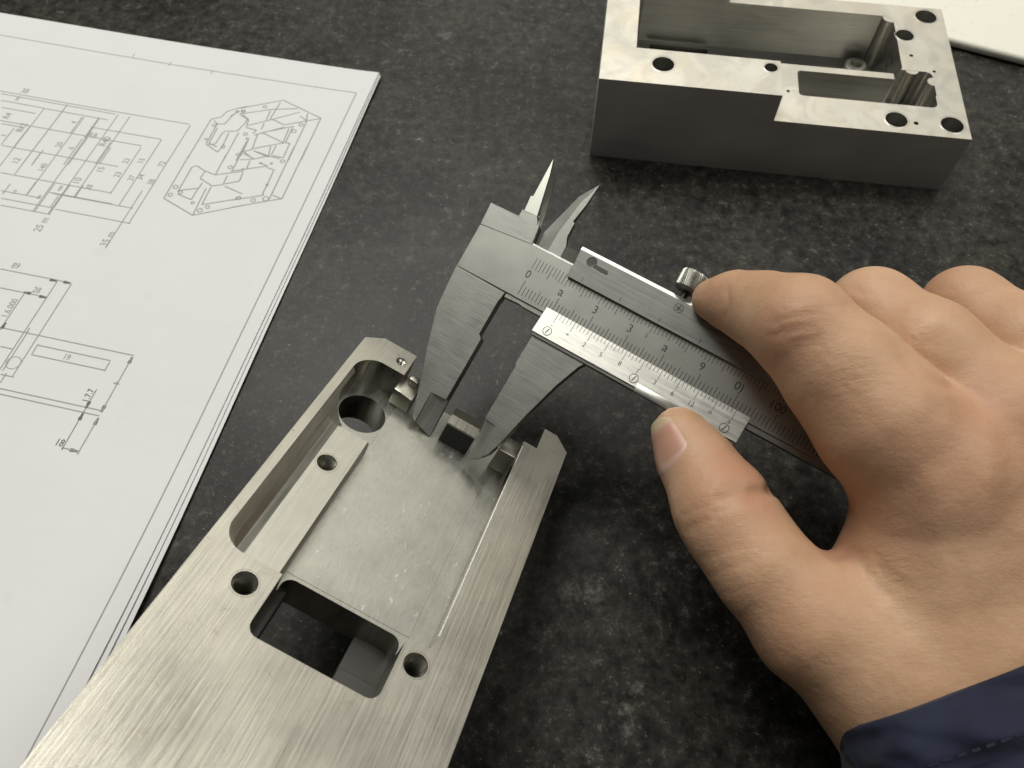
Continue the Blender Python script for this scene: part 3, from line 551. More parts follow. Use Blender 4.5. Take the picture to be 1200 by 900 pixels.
# slider: rear strip, clamp bar, vernier plate, movable jaws
slider = link("slider", prism(P([(5.0, -11.5), (65.0, -11.5), (65.0, -7.9), (5.0, -7.9)]), -3.2, -0.5, 0.1, 1), M_blacksteel, cal)
bar = link("clamp_bar", join_meshes([
    prism(P([(9.4, -9.0), (65.75, -9.0), (65.55, -4.05), (9.55, -4.25)]), 0.05, 1.2, 0.10, 1),
    prism(P([(9.05, -12.06), (65.9, -12.06), (65.75, -8.85), (9.3, -8.85)]), -3.0, 0.80, 0.06, 1)]), M_bar, cal, 20)
link("bright_edge", tri([(9.0, -12.98, 0.30), (65.9, -12.98, 0.30), (65.9, -12.0, 0.86), (9.0, -12.0, 0.86), (9.0, -12.02, -3.0), (65.9, -12.02, -3.0)], [(0, 1, 2, 3), (3, 2, 5, 4), (4, 5, 1, 0), (0, 3, 4), (1, 5, 2)]), M_bright, bar, 10)
zp = lambda s, t: 0.10+(t-4.95)*0.115
plate = link("vernier_plate", wedge([(8.85, 4.95, zp(0, 4.95)), (65.5, 5.1, zp(0, 5.1)), (65.4, 12.0, zp(0, 12)), (8.7, 12.0, zp(0, 12))], 0.03), M_plate, cal, 10)
link("plate_rim", prism(P([(8.75, 12.02), (65.3, 12.02), (65.2, 12.95), (8.9, 12.95)]), -3.3, 0.45, 0.12, 1), M_bar, cal)
link("slider_body", prism(P([(8.9, 8.0), (65.0, 8.0), (65.0, 12.0), (8.9, 12.0)]), -3.3, -0.05), M_bar, cal)
link("thumb_rest", prism(P([(38.4, 10.9), (52.0, 10.9), (52.0, 13.2), (38.4, 13.2)]), 0.0, 1.25, 0.3, 2), M_plate, cal)
link("outside_jaw", prism(P([(9.2, 12.9), (24.6, 12.9), (23.6, 14.4), (21.0, 21.4), (18.2, 31.5), (16.2, 40.5), (14.9, 44.6), (13.7, 46.0), (13.0, 37.6), (9.4, 37.2), (9.45, 22.0), (9.0, 21.0)]), -3.3, -0.1, 0.10, 1), M_jaw, cal)
link("jaw_tip", wedge([(9.4, 37.2, -1.2), (10.6, 48.3, -1.9), (12.6, 47.3, -1.1), (13.9, 46.0, -0.4), (13.0, 37.6, -0.15)], -3.3), M_facet, cal, 10)
link("inside_jaw", join_meshes([
    wedge([(3.9, -29.9, -2.2), (0.65, -24.9, -2.4), (-2.7, -11.9, -2.4), (-2.4, -7.95, -2.0), (1.2, -7.95, -0.9), (1.2, -14.0, -0.9), (2.2, -23.0, -1.2)], -3.3),
    wedge([(1.2, -7.95, -0.88), (4.95, -8.1, -0.88), (4.8, -11.3, -0.88), (3.75, -13.7, -0.9), (3.6, -17.7, -1.0), (3.0, -17.9, -1.0), (3.65, -23.5, -1.6), (3.9, -29.9, -2.2), (2.2, -23.0, -1.2), (1.2, -14.0, -0.9)], -3.3)]), M_jaw, cal, 15)

# lock screw with knurled head, axis along y
KX, KZ = 37.3, -1.2
bmk, _ = lathe([(0.95, 12.4), (0.95, 15.2)], 16, (KX, 0, KZ), 'y'); shaft_me = bm_mesh(bmk)
knob_root = link("lock_screw", shaft_me, M_blacksteel, cal, 40)
nk = 176; prof = [(0.3, 14.9), (2.6, 14.9), (3.25, 15.3), (3.45, 15.7), (3.45, 19.5), (3.2, 20.1), (2.6, 20.35), (0.02, 20.4)]
bmk = bmesh.new(); rings = []
for k, (r, h) in enumerate(prof):
    ring = []
    for i in range(nk):
        a = 2*math.pi*(i+(h-15)*1.6)/nk
        rr = r + (0.12 if (i//2) % 2 == 0 and 1 < k < 6 else 0)
        ring.append(bmk.verts.new((KX+rr*math.cos(a), h, KZ+rr*math.sin(a))))
    rings.append(ring)
for a, b in zip(rings, rings[1:]):
    for i in range(nk): bmk.faces.new((a[i], a[(i+1) % nk], b[(i+1) % nk], b[i]))
link("knurled_head", bm_mesh(bmk), M_knurl, knob_root, 20)

def screw(x, t, z, r, mat, slot=True, cross=False, parent=None, tilt=0.0):
    bms, _ = lathe([(r, z-0.2), (r, z+0.06), (0.02, z+0.06)], 28, (x, -t, 0))
    for v in bms.verts: v.co.z += (-v.co.y-t)*tilt
    o = link("screw", bm_mesh(bms), mat, parent, 30)
    mk = Marks(lambda X, Y: z+0.075+(-Y-t)*tilt)
    mk.ring((x, -t), r+0.06, 0.16, 24)
    mk.line((x-r*0.2, -t-r*0.7), (x+r*0.25, -t+r*0.7), 0.26)
    if cross: mk.line((x-r*0.7, -t+r*0.2), (x+r*0.7, -t-r*0.25), 0.26)
    link("screw_slot", mk.mesh(), M_ink, o, 0)
for x in (12.2, 37.0, 61.4): screw(x, 10.3, zp(0, 10.3), 1.05, M_plate, parent=plate, tilt=0.115)
screw(37.9, -10.1, 0.80, 1.05, M_bar, True, True, bar)
bms, _ = lathe([(1.35, 0.82), (1.25, 0.84), (1.2, 0.82), (0.95, 0.815), (0.02, 0.82)], 28, (13.2, 10.45, 0))
o = link("screw_hole", bm_mesh(bms), M_blacksteel, bar, 30)
link("worn_groove", prism([(x, y) for x, y in ((13.6, 9.35), (17.9, 8.95), (18.4, 9.5), (17.9, 10.2), (14.2, 10.3))], 0.7, 0.815), M_blacksteel, bar)

# engraved scales
mk = Marks(lambda x, y: 0.02)
rnd = random.Random(3)
for i in range(0, 107):
    s = 0.42+i*1.0
    if i % 10 == 0: t0 = 1.5
    elif i % 5 == 0: t0 = 2.35
    else: t0 = 2.95+rnd.uniform(-.05, .05)
    if i < 68: mk.line((s, -t0), (s, -5.5 if s < 9 else -5.3), 0.17)
    else: mk.line((s, -t0), (s, -5.6), 0.17)
for i in range(0, 106):
    s = 0.15+i*0.985
    t1 = -1.35 if i % 10 == 5 else (-1.9 if i % 5 == 0 else -2.25+0.35*math.sin(i*0.9))
    mk.line((s, 5.05 if s < 9.4 else 4.9), (s, -t1), 0.15)
link("scale_marks", mk.mesh(), M_ink, beam, 0)["kind"] = "stuff"
mk = Marks(lambda x, y: 0.02)
for i, ch in enumerate(("0", "a", "3", "3", "a", "9", "0)", "100")):
    big = ch in ("a",)
    mk.text(ch, 3.5 if big else 3.0, (i*9.93+0.15, 0.15), 0.0, 0.95, 0.0)
mk.text("5", 1.5, (34.4, 0.5), 0.0, 0.9, 0.0)
link("scale_numbers", mk.mesh(), M_ink, beam, 0)
zv = lambda x, y: zp(x, -y)+0.02
mk = Marks(zv)
for i in range(0, 51):
    s = 12.4+i*0.99
    mk.line((s, -5.0), (s, -7.75 if i % 5 == 0 else (-6.3-0.35*(i % 5 == 2))), 0.14)
link("vernier_marks", mk.mesh(), M_ink_soft, plate, 0)["kind"] = "stuff"
mk = Marks(zv)
for x, t, ch in ((12.45, 8.4, "-"), (17.1, 8.7, "+"), (22.1, 8.9, "2"), (27.0, 9.1, "5"), (32.2, 8.75, "8"), (36.9, 8.3, "1"), (41.9, 8.7, "3"), (46.9, 9.0, "6"), (51.9, 9.0, "12"), (56.8, 8.5, "o"), (61.7, 8.3, "a")):
    mk.text(ch, 1.8, (x, -t), 0.0, 0.95, 0.0)
link("vernier_numbers", mk.mesh(), M_ink, plate, 0)
mk = Marks(lambda x, y: 1.22)
for i in range(5): mk.line((13.4+i*11.0, 4.7), (13.4+i*11.0, 5.9), 0.16)
link("bar_marks", mk.mesh(), M_ink, bar, 0)

# ------------------------------------------------------------------ right hand: one continuous skin grown from a distance field
def smin(a, b, k):
    h = np.clip(0.5+0.5*(b-a)/k, 0, 1); return b*(1-h)+a*h - k*h*(1-h)
def cone(p, a, b, ra, rb):
    a = np.array(a, np.float32); b = np.array(b, np.float32); ba = b-a
    h = np.clip(((p-a)@ba)/float(ba@ba), 0, 1)
    d = p-a-h[..., None]*ba
    return np.sqrt((d*d).sum(-1)) - (ra+(rb-ra)*h)
def chain(p, pts, k):
    d = None
    for (a, ra), (b, rb) in zip(pts, pts[1:]):
        c = cone(p, a, b, ra, rb); d = c if d is None else smin(d, c, k)
    return d

THUMB = [((39.22, 86.25, 43.74), 6.2), ((42.07, 80.65, 42.73), 7.5), ((44.59, 75.07, 42.91), 8.1), ((46.58, 68.26, 43.52), 9.6), ((49.82, 62.06, 43.33), 9.7), ((54.67, 54.18, 43.30), 10.2), ((63.94, 43.88, 40.67), 12.2), ((79.43, 34.44, 36.23), 15.5)]
INDEX = [((47.36, 116.27, 55.74), 4.7), ((51.99, 113.43, 58.71), 6.6), ((56.83, 107.51, 63.33), 8.3), ((61.21, 99.62, 69.11), 10.4), ((70.06, 89.09, 66.35), 12.0), ((76.97, 79.30, 64.03), 13.4), ((86.92, 69.61, 58.27), 15.0)]
MIDDLE = [((78.20, 101.83, 33.21), 7.2), ((79.59, 110.86, 43.23), 8.2), ((83.14, 110.75, 59.44), 9.6), ((90.63, 97.93, 63.46), 10.6), ((103.82, 79.96, 62.09), 13.0)]
RING = [((103.86, 104.29, 25.37), 7.0), ((106.13, 112.74, 37.36), 8.0), ((106.93, 114.23, 56.85), 9.2), ((113.73, 101.36, 60.84), 10.4), ((123.60, 85.32, 60.62), 12.6)]
LITTLE = [((137.94, 108.81, 23.40), 6.5), ((139.19, 112.65, 46.62), 7.6), ((140.42, 99.19, 52.58), 9.2), ((144.08, 85.33, 53.65), 11.5)]
MET = [(((88.32, 70.45, 56.45), 14.0), ((91.43, 38.23, 37.32), 15.0)), (((103.82, 79.96, 62.09), 13.0), ((98.03, 36.60, 37.51), 15.5)),
       (((125.04, 86.31, 58.89), 13.0), ((105.77, 36.95, 36.56), 15.0)), (((145.70, 86.29, 51.90), 12.0), ((112.45, 37.49, 34.55), 14.5)),
       (((80.79, 34.97, 35.38), 14.5), ((90.71, 61.21, 48.63), 12.5)), (((83.61, 56.59, 42.40), 8.0), ((90.60, 65.47, 50.00), 11.0)), (((76.45, 48.23, 37.44), 8.5), ((87.32, 55.39, 41.69), 9.5))]
WRIST = [((93.89, 33.85, 33.56), 18.5), ((97.25, 22.71, 30.43), 20.0), ((97.07, 2.87, 33.77), 25.0), ((99.54, -15.48, 34.50), 26.0)]

def hand_field(p):
    palm = None
    for (a, ra), (b, rb) in MET:
        c = cone(p, a, b, ra, rb); palm = c if palm is None else smin(palm, c, 9)
    palm = smin(palm, chain(p, WRIST, 12), 12)
    th = chain(p, THUMB, 4)
    d = smin(palm, th, 8)
    d = smin(d, smin(palm, chain(p, INDEX, 4), 5.5), 1.0)
    d = smin(d, smin(palm, chain(p, MIDDLE, 4), 5.5), 1.0)
    d = smin(d, smin(palm, chain(p, RING, 4), 5.5), 1.0)
    d = smin(d, smin(palm, chain(p, LITTLE, 4), 5.5), 1.0)
    # skin folds: shallow grooves pressed along short curves
    cp = p.reshape(-1, 3).mean(0); pr_ = np.max(np.linalg.norm(p.reshape(-1, 3)-cp, axis=1)) if p.size < 9000 else 1e9
    for pts, depth, w in CREASES:
        c0 = np.mean(np.array(pts), 0); rad = np.max(np.linalg.norm(np.array(pts)-c0, axis=1))+3.2*w
        if np.linalg.norm(cp-c0) > rad+pr_: continue
        q = None
        for a, b in zip(pts, pts[1:]):
            c = cone(p, a, b, 0.0, 0.0); q = c if q is None else np.minimum(q, c)
        d = d + (depth*0.45 if w < 0.85 else depth)*np.exp(-(q/w)**2)
    for c, rad, amt in BULGES:
        q = ((p-np.array(c, np.float32))**2).sum(-1); d = d - amt*np.exp(-q/(rad*rad))
    return d
CREASES = [([(56.5, 70.1, 48.3), (54.6, 68.5, 51.6), (53.1, 68.0, 52.7), (51.3, 67.4, 53.6)], 1.25, 1.50), ([(52.8, 67.9, 52.9), (51.7, 67.7, 53.4), (50.6, 67.6, 53.8), (49.5, 67.5, 54.0), (48.5, 67.4, 54.2), (47.4, 67.0, 54.2), (46.4, 66.6, 54.2), (45.4, 66.3, 54.1), (44.4, 66.0, 53.8)], 0.90, 1.50), ([(51.3, 65.3, 53.9), (50.3, 65.1, 54.1), (49.4, 65.0, 54.2), (48.5, 64.9, 54.3), (47.6, 64.8, 54.3), (46.7, 64.7, 54.2), (45.9, 64.3, 54.0), (45.1, 63.9, 53.8), (44.4, 63.6, 53.5), (43.7, 63.3, 53.1), (42.9, 63.0, 52.7)], 0.35, 0.90), ([(48.8, 69.5, 53.9), (47.7, 69.2, 54.1), (46.6, 69.0, 54.1), (45.6, 68.8, 54.1), (44.6, 68.6, 53.9)], 0.30, 0.90), ([(37.4, 64.6, 47.3), (38.2, 64.5, 48.8), (39.0, 64.6, 50.1), (39.9, 64.7, 51.0), (40.8, 64.7, 51.8), (41.7, 64.7, 52.4), (42.6, 64.8, 52.9)], 0.25, 0.80), ([(38.0, 61.8, 45.5), (38.7, 61.7, 47.4), (39.4, 61.8, 48.9), (40.2, 62.0, 50.1), (41.1, 61.8, 50.9), (42.0, 61.7, 51.7), (42.9, 61.6, 52.3)], 0.25, 0.80), ([(71.8, 55.6, 50.8), (71.0, 56.0, 49.7), (70.2, 56.4, 48.7), (69.0, 56.1, 48.5), (67.4, 55.5, 49.0)], 0.60, 1.50), ([(71.9, 54.1, 51.4), (71.9, 53.1, 51.7), (71.9, 52.2, 52.0), (71.8, 51.3, 52.3), (71.8, 50.4, 52.5), (71.8, 49.4, 52.8), (72.3, 48.6, 53.1), (72.8, 47.8, 53.3), (73.3, 47.0, 53.6), (73.8, 46.3, 53.8)], 0.40, 1.60), ([(73.6, 54.8, 53.8), (73.8, 53.8, 54.0), (74.0, 52.9, 54.2), (74.3, 52.0, 54.4), (74.5, 51.0, 54.5), (75.0, 50.2, 54.9), (75.4, 49.5, 55.2), (75.9, 48.7, 55.4), (76.4, 48.0, 55.7)], 0.30, 1.60), ([(87.6, 81.9, 73.7), (85.6, 81.2, 75.4), (84.0, 80.9, 76.5), (82.7, 80.9, 77.1), (81.7, 81.2, 77.5), (80.8, 81.5, 77.7), (79.9, 81.8, 77.9), (79.0, 82.2, 78.1), (78.4, 82.9, 78.1), (77.8, 83.7, 78.1), (77.2, 84.4, 78.2), (76.6, 85.1, 78.2)], 0.40, 1.50), ([(53.0, 95.4, 75.8), (53.6, 95.3, 76.5), (54.3, 95.2, 77.1), (55.0, 95.2, 77.6), (55.7, 95.2, 78.1), (56.5, 95.3, 78.5), (57.2, 95.1, 78.8), (58.0, 95.0, 79.1), (58.8, 95.0, 79.2), (59.6, 94.9, 79.4), (60.4, 94.9, 79.5), (61.2, 94.9, 79.7), (62.0, 95.0, 79.7)], 0.42, 0.80), ([(52.9, 93.5, 73.9), (53.6, 93.2, 74.7), (54.3, 93.1, 75.4), (55.1, 92.9, 76.0), (55.8, 92.8, 76.6), (56.6, 92.8, 77.1), (57.4, 92.7, 77.5), (58.2, 92.7, 77.9), (59.0, 92.8, 78.2), (59.8, 92.8, 78.5)], 0.42, 0.80), ([(58.3, 95.9, 79.5), (59.2, 95.9, 79.7), (60.2, 96.0, 79.9), (61.2, 96.2, 80.0), (62.1, 96.4, 80.1), (63.1, 96.6, 80.1), (64.1, 96.8, 80.0), (65.2, 97.2, 79.8), (66.3, 97.6, 79.5), (67.5, 98.1, 79.0)], 0.32, 0.80), ([(56.6, 97.8, 79.4), (57.5, 97.9, 79.7), (58.3, 98.0, 80.0), (59.2, 98.2, 80.3), (60.2, 98.4, 80.4)], 0.25, 0.70), ([(56.7, 91.0, 75.6), (57.5, 90.9, 76.0), (58.2, 90.8, 76.4), (59.0, 90.7, 76.8), (59.8, 90.6, 77.2), (60.6, 90.5, 77.5), (61.3, 90.5, 77.8)], 0.30, 0.70), ([(56.8, 90.1, 74.7), (57.5, 89.9, 75.2), (58.2, 89.8, 75.6), (58.9, 89.6, 76.0), (59.6, 89.5, 76.4), (60.3, 89.4, 76.8), (61.0, 89.3, 77.2)], 0.28, 0.70), ([(59.2, 94.0, 78.9), (60.2, 93.8, 79.1), (61.1, 93.7, 79.2), (62.1, 93.7, 79.3), (63.1, 93.6, 79.3)], 0.22, 0.70), ([(54.4, 93.7, 76.1), (55.1, 93.7, 76.7), (55.8, 93.6, 77.2), (56.5, 93.6, 77.6), (57.2, 93.7, 78.0), (58.0, 93.7, 78.4)], 0.28, 0.70), ([(63.5, 86.2, 77.3), (63.8, 85.2, 77.1), (64.2, 84.1, 76.8), (64.4, 83.1, 76.3), (64.5, 82.0, 75.8)], 0.11, 0.70), ([(65.5, 86.1, 78.2), (65.8, 85.3, 78.0), (66.1, 84.5, 77.8), (66.4, 83.7, 77.6), (66.4, 82.8, 77.2), (66.4, 81.9, 76.8), (66.5, 81.0, 76.4)], 0.11, 0.70), ([(67.5, 85.5, 78.6), (67.8, 84.6, 78.3), (68.0, 83.7, 78.1), (68.3, 82.8, 77.9)], 0.11, 0.70), ([(69.3, 84.4, 78.5), (69.6, 83.4, 78.3), (70.0, 82.3, 78.1), (70.3, 81.3, 77.9)], 0.10, 0.70), ([(64.4, 81.2, 75.3), (65.2, 80.3, 75.2), (65.9, 79.3, 75.2)], 0.10, 0.70), ([(47.9, 111.1, 66.2), (47.8, 109.6, 66.2), (47.8, 108.3, 66.2), (47.9, 107.0, 65.9), (47.7, 106.2, 64.8), (47.6, 105.6, 63.3)], 0.25, 0.90), ([(76.0, 111.5, 67.3), (76.7, 110.2, 67.8), (77.4, 109.1, 68.3), (78.3, 109.0, 68.8), (79.2, 109.0, 69.3), (80.2, 109.0, 69.8)], 0.22, 0.80), ([(84.7, 94.8, 72.9), (85.3, 93.8, 73.0), (86.0, 93.0, 72.9), (86.7, 92.1, 72.9)], 0.20, 0.70), ([(80.5, 62.4, 70.2), (80.6, 61.7, 69.7), (80.7, 61.1, 69.2), (80.9, 60.4, 68.8), (81.0, 59.7, 68.3), (81.1, 59.0, 67.8), (81.3, 58.4, 67.4), (81.4, 57.7, 66.8), (81.6, 57.1, 66.3), (81.8, 56.5, 65.7), (82.0, 55.8, 65.1), (82.2, 55.2, 64.5), (82.4, 54.5, 64.0), (82.5, 53.9, 63.4), (82.6, 53.2, 63.0), (82.7, 52.5, 62.6), (82.8, 51.8, 62.2), (82.9, 51.0, 61.9), (82.9, 50.3, 61.5), (83.0, 49.6, 61.2), (83.0, 48.9, 60.9), (83.1, 48.1, 60.6), (83.1, 47.4, 60.3), (83.1, 46.7, 59.9), (83.2, 45.9, 59.6), (83.2, 45.2, 59.3), (83.2, 44.5, 59.1)], -0.50, 3.00), ([(92.7, 73.9, 73.2), (92.3, 72.9, 73.3), (91.8, 71.9, 73.4), (91.4, 70.9, 73.5), (91.0, 70.0, 73.5), (90.7, 69.1, 73.5), (90.4, 68.2, 73.4), (90.1, 67.4, 73.3), (89.8, 66.5, 73.2), (89.6, 65.7, 73.0), (89.4, 65.0, 72.8), (89.2, 64.2, 72.5), (89.0, 63.4, 72.3), (88.9, 62.7, 71.9), (88.7, 62.0, 71.6), (88.6, 61.3, 71.2), (88.6, 60.6, 70.8), (88.6, 59.9, 70.3), (88.6, 59.2, 69.9), (88.6, 58.6, 69.4), (88.6, 57.9, 68.9), (88.7, 57.3, 68.4), (88.8, 56.6, 67.8), (88.8, 56.0, 67.3), (88.9, 55.4, 66.7), (88.9, 54.7, 66.2), (89.0, 54.1, 65.7), (89.0, 53.4, 65.2), (89.0, 52.7, 64.8), (88.9, 52.0, 64.4), (88.9, 51.3, 64.0), (88.9, 50.6, 63.7), (88.8, 49.9, 63.3), (88.8, 49.2, 62.9), (88.7, 48.4, 62.6), (88.7, 47.7, 62.2), (88.6, 47.0, 61.9), (88.5, 46.3, 61.5), (88.5, 45.6, 61.2)], -0.55, 3.20), ([(40.9, 56.1, 44.0), (41.4, 55.8, 45.8), (42.0, 55.6, 47.1), (42.6, 55.5, 48.3), (43.3, 55.4, 49.2), (43.9, 55.4, 50.0), (44.7, 55.5, 50.8), (45.4, 55.5, 51.5), (46.1, 55.6, 52.0), (46.9, 55.8, 52.5), (47.7, 55.9, 53.0)], 0.20, 0.80), ([(42.7, 52.9, 42.5), (43.1, 52.4, 45.2), (43.6, 52.3, 46.9), (44.3, 52.2, 48.3), (45.0, 52.2, 49.4), (45.8, 52.3, 50.3), (46.5, 52.4, 51.1), (47.3, 52.5, 51.8), (48.1, 52.7, 52.4), (48.9, 52.9, 53.0), (49.8, 53.1, 53.4)], 0.20, 0.80), ([(45.1, 48.5, 41.9), (45.3, 48.1, 44.5), (45.8, 48.0, 46.2), (46.3, 48.0, 47.5), (46.9, 48.1, 48.6), (47.6, 48.2, 49.5), (48.2, 48.3, 50.3)], 0.18, 0.80), ([(48.3, 44.4, 42.5), (48.6, 44.3, 44.6), (49.0, 44.3, 46.0), (49.5, 44.5, 47.2), (50.1, 44.6, 48.2), (50.7, 44.8, 49.1), (51.3, 45.0, 49.9)], 0.18, 0.80)]
BULGES = [((54.56, 73.29, 48.36), 4.5, 0.9), ((58.31, 66.66, 48.15), 4.5, 0.6), ((58.30, 95.38, 79.29), 7.00, 0.40), ((79.35, 64.51, 71.30), 13.00, 0.10), ((92.37, 72.89, 73.28), 12.00, 0.50)]

def surface_nets(field, lo, hi, h):
    nx, ny, nz = [int(math.ceil((b-a)/h))+1 for a, b in zip(lo, hi)]
    X = lo[0]+h*np.arange(nx, dtype=np.float32); Y = lo[1]+h*np.arange(ny, dtype=np.float32); Z = lo[2]+h*np.arange(nz, dtype=np.float32)
    F = np.full((nx, ny, nz), 9.0, np.float32); B = 8
    cb = [np.arange(0, n, B) for n in (nx, ny, nz)]
    cen = np.stack(np.meshgrid(*[l+h*(c+B/2) for l, c in zip(lo, cb)], indexing='ij'), -1).astype(np.float32)
    fc = field(cen)
    for bi, bj, bk in np.ndindex(fc.shape):
        i, j, k = bi*B, bj*B, bk*B; s = (slice(i, i+B), slice(j, j+B), slice(k, k+B))
        if abs(fc[bi, bj, bk]) > 0.95*B*h+2.0: F[s] = 9.0 if fc[bi, bj, bk] > 0 else -9.0
        else: F[s] = field(np.stack(np.meshgrid(X[s[0]], Y[s[1]], Z[s[2]], indexing='ij'), -1))
    ins = F < 0
    acc = np.zeros((nx-1, ny-1, nz-1, 3), np.float32); cnt = np.zeros((nx-1, ny-1, nz-1), np.float32)
    cor = [(i, j, k) for i in (0, 1) for j in (0, 1) for k in (0, 1)]
    sl = lambda c: tuple(slice(c[a], F.shape[a]-1+c[a]) for a in range(3))
    for a in cor:
        for ax in range(3):
            if a[ax] == 0:
                b = list(a); b[ax] = 1; b = tuple(b)
                fa, fb = F[sl(a)], F[sl(b)]; m = (fa < 0) != (fb < 0)
                t = np.where(m, fa/np.where(m, fa-fb, 1), 0)
                for e in range(3):
                    acc[..., e] += np.where(m, a[e]+(t if e == ax else 0), 0)
                cnt += m
    act = cnt > 0; idx = -np.ones(act.shape, np.int64); idx[act] = np.arange(act.sum())
    cells = np.argwhere(act); V = (cells + acc[act]/cnt[act][:, None])*h + np.array(lo)
    quads = []
    for ax in range(3):
        o = [a for a in range(3) if a != ax]
        sa = [slice(1, -1)]*3; sa[ax] = slice(0, -1); sb = [slice(1, -1)]*3; sb[ax] = slice(1, None)
        A, B = ins[tuple(sa)], ins[tuple(sb)]
        e = np.argwhere(A != B); flip = A[tuple(e.T)]
        e[:, o[0]] += 1; e[:, o[1]] += 1
        def cell(d0, d1):
            c = e.copy(); c[:, o[0]] += d0; c[:, o[1]] += d1; return idx[c[:, 0], c[:, 1], c[:, 2]]
        q = np.stack([cell(-1, -1), cell(0, -1), cell(0, 0), cell(-1, 0)], 1)
        if ax == 1: flip = ~flip
        q[~flip] = q[~flip][:, ::-1]
        quads.append(q)
    Q = np.concatenate(quads); Q = Q[(Q >= 0).all(1)]
    return V, Q

def skin_mat():
    g = N("warm_skin")
    v = g.mm()
    big = g.noise(v, 0.045, 4, 0.55); mid = g.noise(v, 0.22, 4, 0.6)
    c = g.mix(g.ramp(big, [(0.35, 0.0), (0.65, 1.0)]), (0.48, 0.288, 0.172), (0.56, 0.36, 0.225))
    c = g.mix(g.math('MULTIPLY', g.ramp(mid, [(0.45, 0.0), (0.75, 1.0)]), 0.35), c, (0.48, 0.25, 0.145))
    at = g.n("ShaderNodeAttribute", attribute_name="flush").outputs["Fac"]
    c = g.mix(g.math('MULTIPLY', at, 0.7), c, (0.49, 0.235, 0.155))
    # fine skin texture: crossed hairlines, pores, soft undulation
    wv = g.n("ShaderNodeVectorMath", {0: v, 1: g.n("ShaderNodeTexNoise", {"Vector": v, "Scale": 0.5, "Detail": 3.0}).outputs[1]}, operation='ADD').outputs[0]
    cell = g.ramp(g.voro(wv, 0.95, 'DISTANCE_TO_EDGE'), [(0.0, 0.0), (0.10, 1.0)])
    l1 = g.noise(g.mm((0.45, 2.2, 1.0), rot=(0, 0, -0.45)), 1.0, 3, 0.6)
    l2 = g.noise(g.mm((2.2, 0.45, 1.0), rot=(0, 0, 0.15)), 1.0, 3, 0.6)
    wr = g.n("ShaderNodeAttribute", attribute_name="wrinkle").outputs["Fac"]
    wl = g.noise(g.mm((0.22, 0.95, 0.6), rot=(0, 0, -0.25)), 1.0, 3, 0.55, 0.5)
    h = g.math('ADD', g.math('MULTIPLY', cell, 0.25), g.math('ADD', g.math('MULTIPLY', l1, 0.8), g.math('MULTIPLY', l2, 0.5)))
    n0 = g.bump(g.noise(v, 0.13, 3, 0.5), 0.35, 1.6)
    n1 = g.bump(h, 0.36, 0.20, n0)
    n2 = g.bump(g.math('MULTIPLY', wl, wr), 0.6, 0.9, n1)
    pore = g.math('MULTIPLY', g.math('SUBTRACT', 1.0, cell), 0.22)
    c = g.mix(pore, c, (0.50, 0.27, 0.17))
    r = g.math('ADD', g.math('MULTIPLY', mid, 0.2), 0.40)
    m = g.out(Base_Color=c, Roughness=r, Normal=n2, Subsurface_Weight=0.16, Subsurface_Scale=0.0025, Specular_IOR_Level=0.35)
    g.b.inputs["Subsurface Radius"].default_value = (1.0, 0.35, 0.18)
    return m

HX0, HX1 = (24.0, -60.0, 1.0), (165.0, 140.0, 84.0)
V, Q = surface_nets(hand_field, HX0, HX1, 0.65)
V = V.astype(np.float32)
hme = bpy.data.meshes.new("hand"); hme.from_pydata(V.tolist(), [], Q.tolist()); hme.update()
VN = np.empty(len(V)*3, np.float32); hme.vertices.foreach_get("normal", VN); VN = VN.reshape(-1, 3)
key = np.floor(V/9.0).astype(np.int64); key = key[:, 0]*1000000+key[:, 1]*1000+key[:, 2]
order = np.argsort(key, kind='stable'); cuts = np.flatnonzero(np.diff(key[order]))+1
for ids in np.split(order, cuts): V[ids] -= VN[ids]*hand_field(V[ids])[:, None]*0.9
hme.vertices.foreach_set("co", V.ravel()); hme.update()
def field_attr(name, spots):
    val = np.zeros(len(V), np.float32)
    for c, rad, amt in spots:
        val = np.maximum(val, amt*np.exp(-((V-np.array(c, np.float32))**2).sum(1)/(rad*rad)))
    at = hme.attributes.new(name, 'FLOAT', 'POINT'); at.data.foreach_set("value", np.clip(val, 0, 1))
field_attr("flush", [((79.00, 63.90, 70.67), 15.00, 0.45), ((76.61, 60.16, 64.81), 13.00, 0.35), ((42.32, 70.97, 52.94), 9.00, 0.50), ((49.83, 73.91, 52.14), 7.00, 0.90), ((70.67, 58.79, 46.25), 6.00, 1.00), ((51.42, 65.93, 53.81), 5.00, 0.80), ((93.62, 73.96, 73.07), 12.00, 0.50), ((54.50, 92.56, 75.07), 7.00, 0.70), ((57.97, 94.78, 78.94), 6.00, 0.35), ((98.57, 120.03, 57.92), 7.00, 0.45), ((46.31, 111.90, 63.51), 5.00, 0.50), ((75.77, 110.00, 67.04), 6.00, 0.40), ((43.93, 56.64, 50.71), 8.00, 0.30), ((53.61, 40.07, 48.34), 10.00, 0.30)])
field_attr("wrinkle", [((57.97, 94.78, 78.94), 7.00, 0.25), ((66.51, 83.22, 77.46), 8.00, 0.35), ((45.02, 64.81, 53.86), 7.00, 0.30), ((74.03, 50.86, 53.94), 9.00, 0.50), ((47.46, 51.11, 51.36), 12.00, 0.22), ((99.64, 115.44, 63.90), 7.00, 0.40), ((82.11, 95.06, 70.80), 7.00, 0.35), ((56.26, 38.15, 49.71), 12.00, 0.12)])
person = empty("person", Matrix.Translation(Vector(WRIST[1][0])*MM))
tag(person, "right hand in a navy sleeve pinching the caliper slider between thumb and index finger", "person")
def person_link(name, me, mat, parent, smooth=180):
    o = link(name, me, mat, None, smooth); o.parent = parent
    o.matrix_parent_inverse = Matrix.Translation(-Vector(WRIST[1][0])*MM) if parent is person else Matrix.Identity(4)
    return o
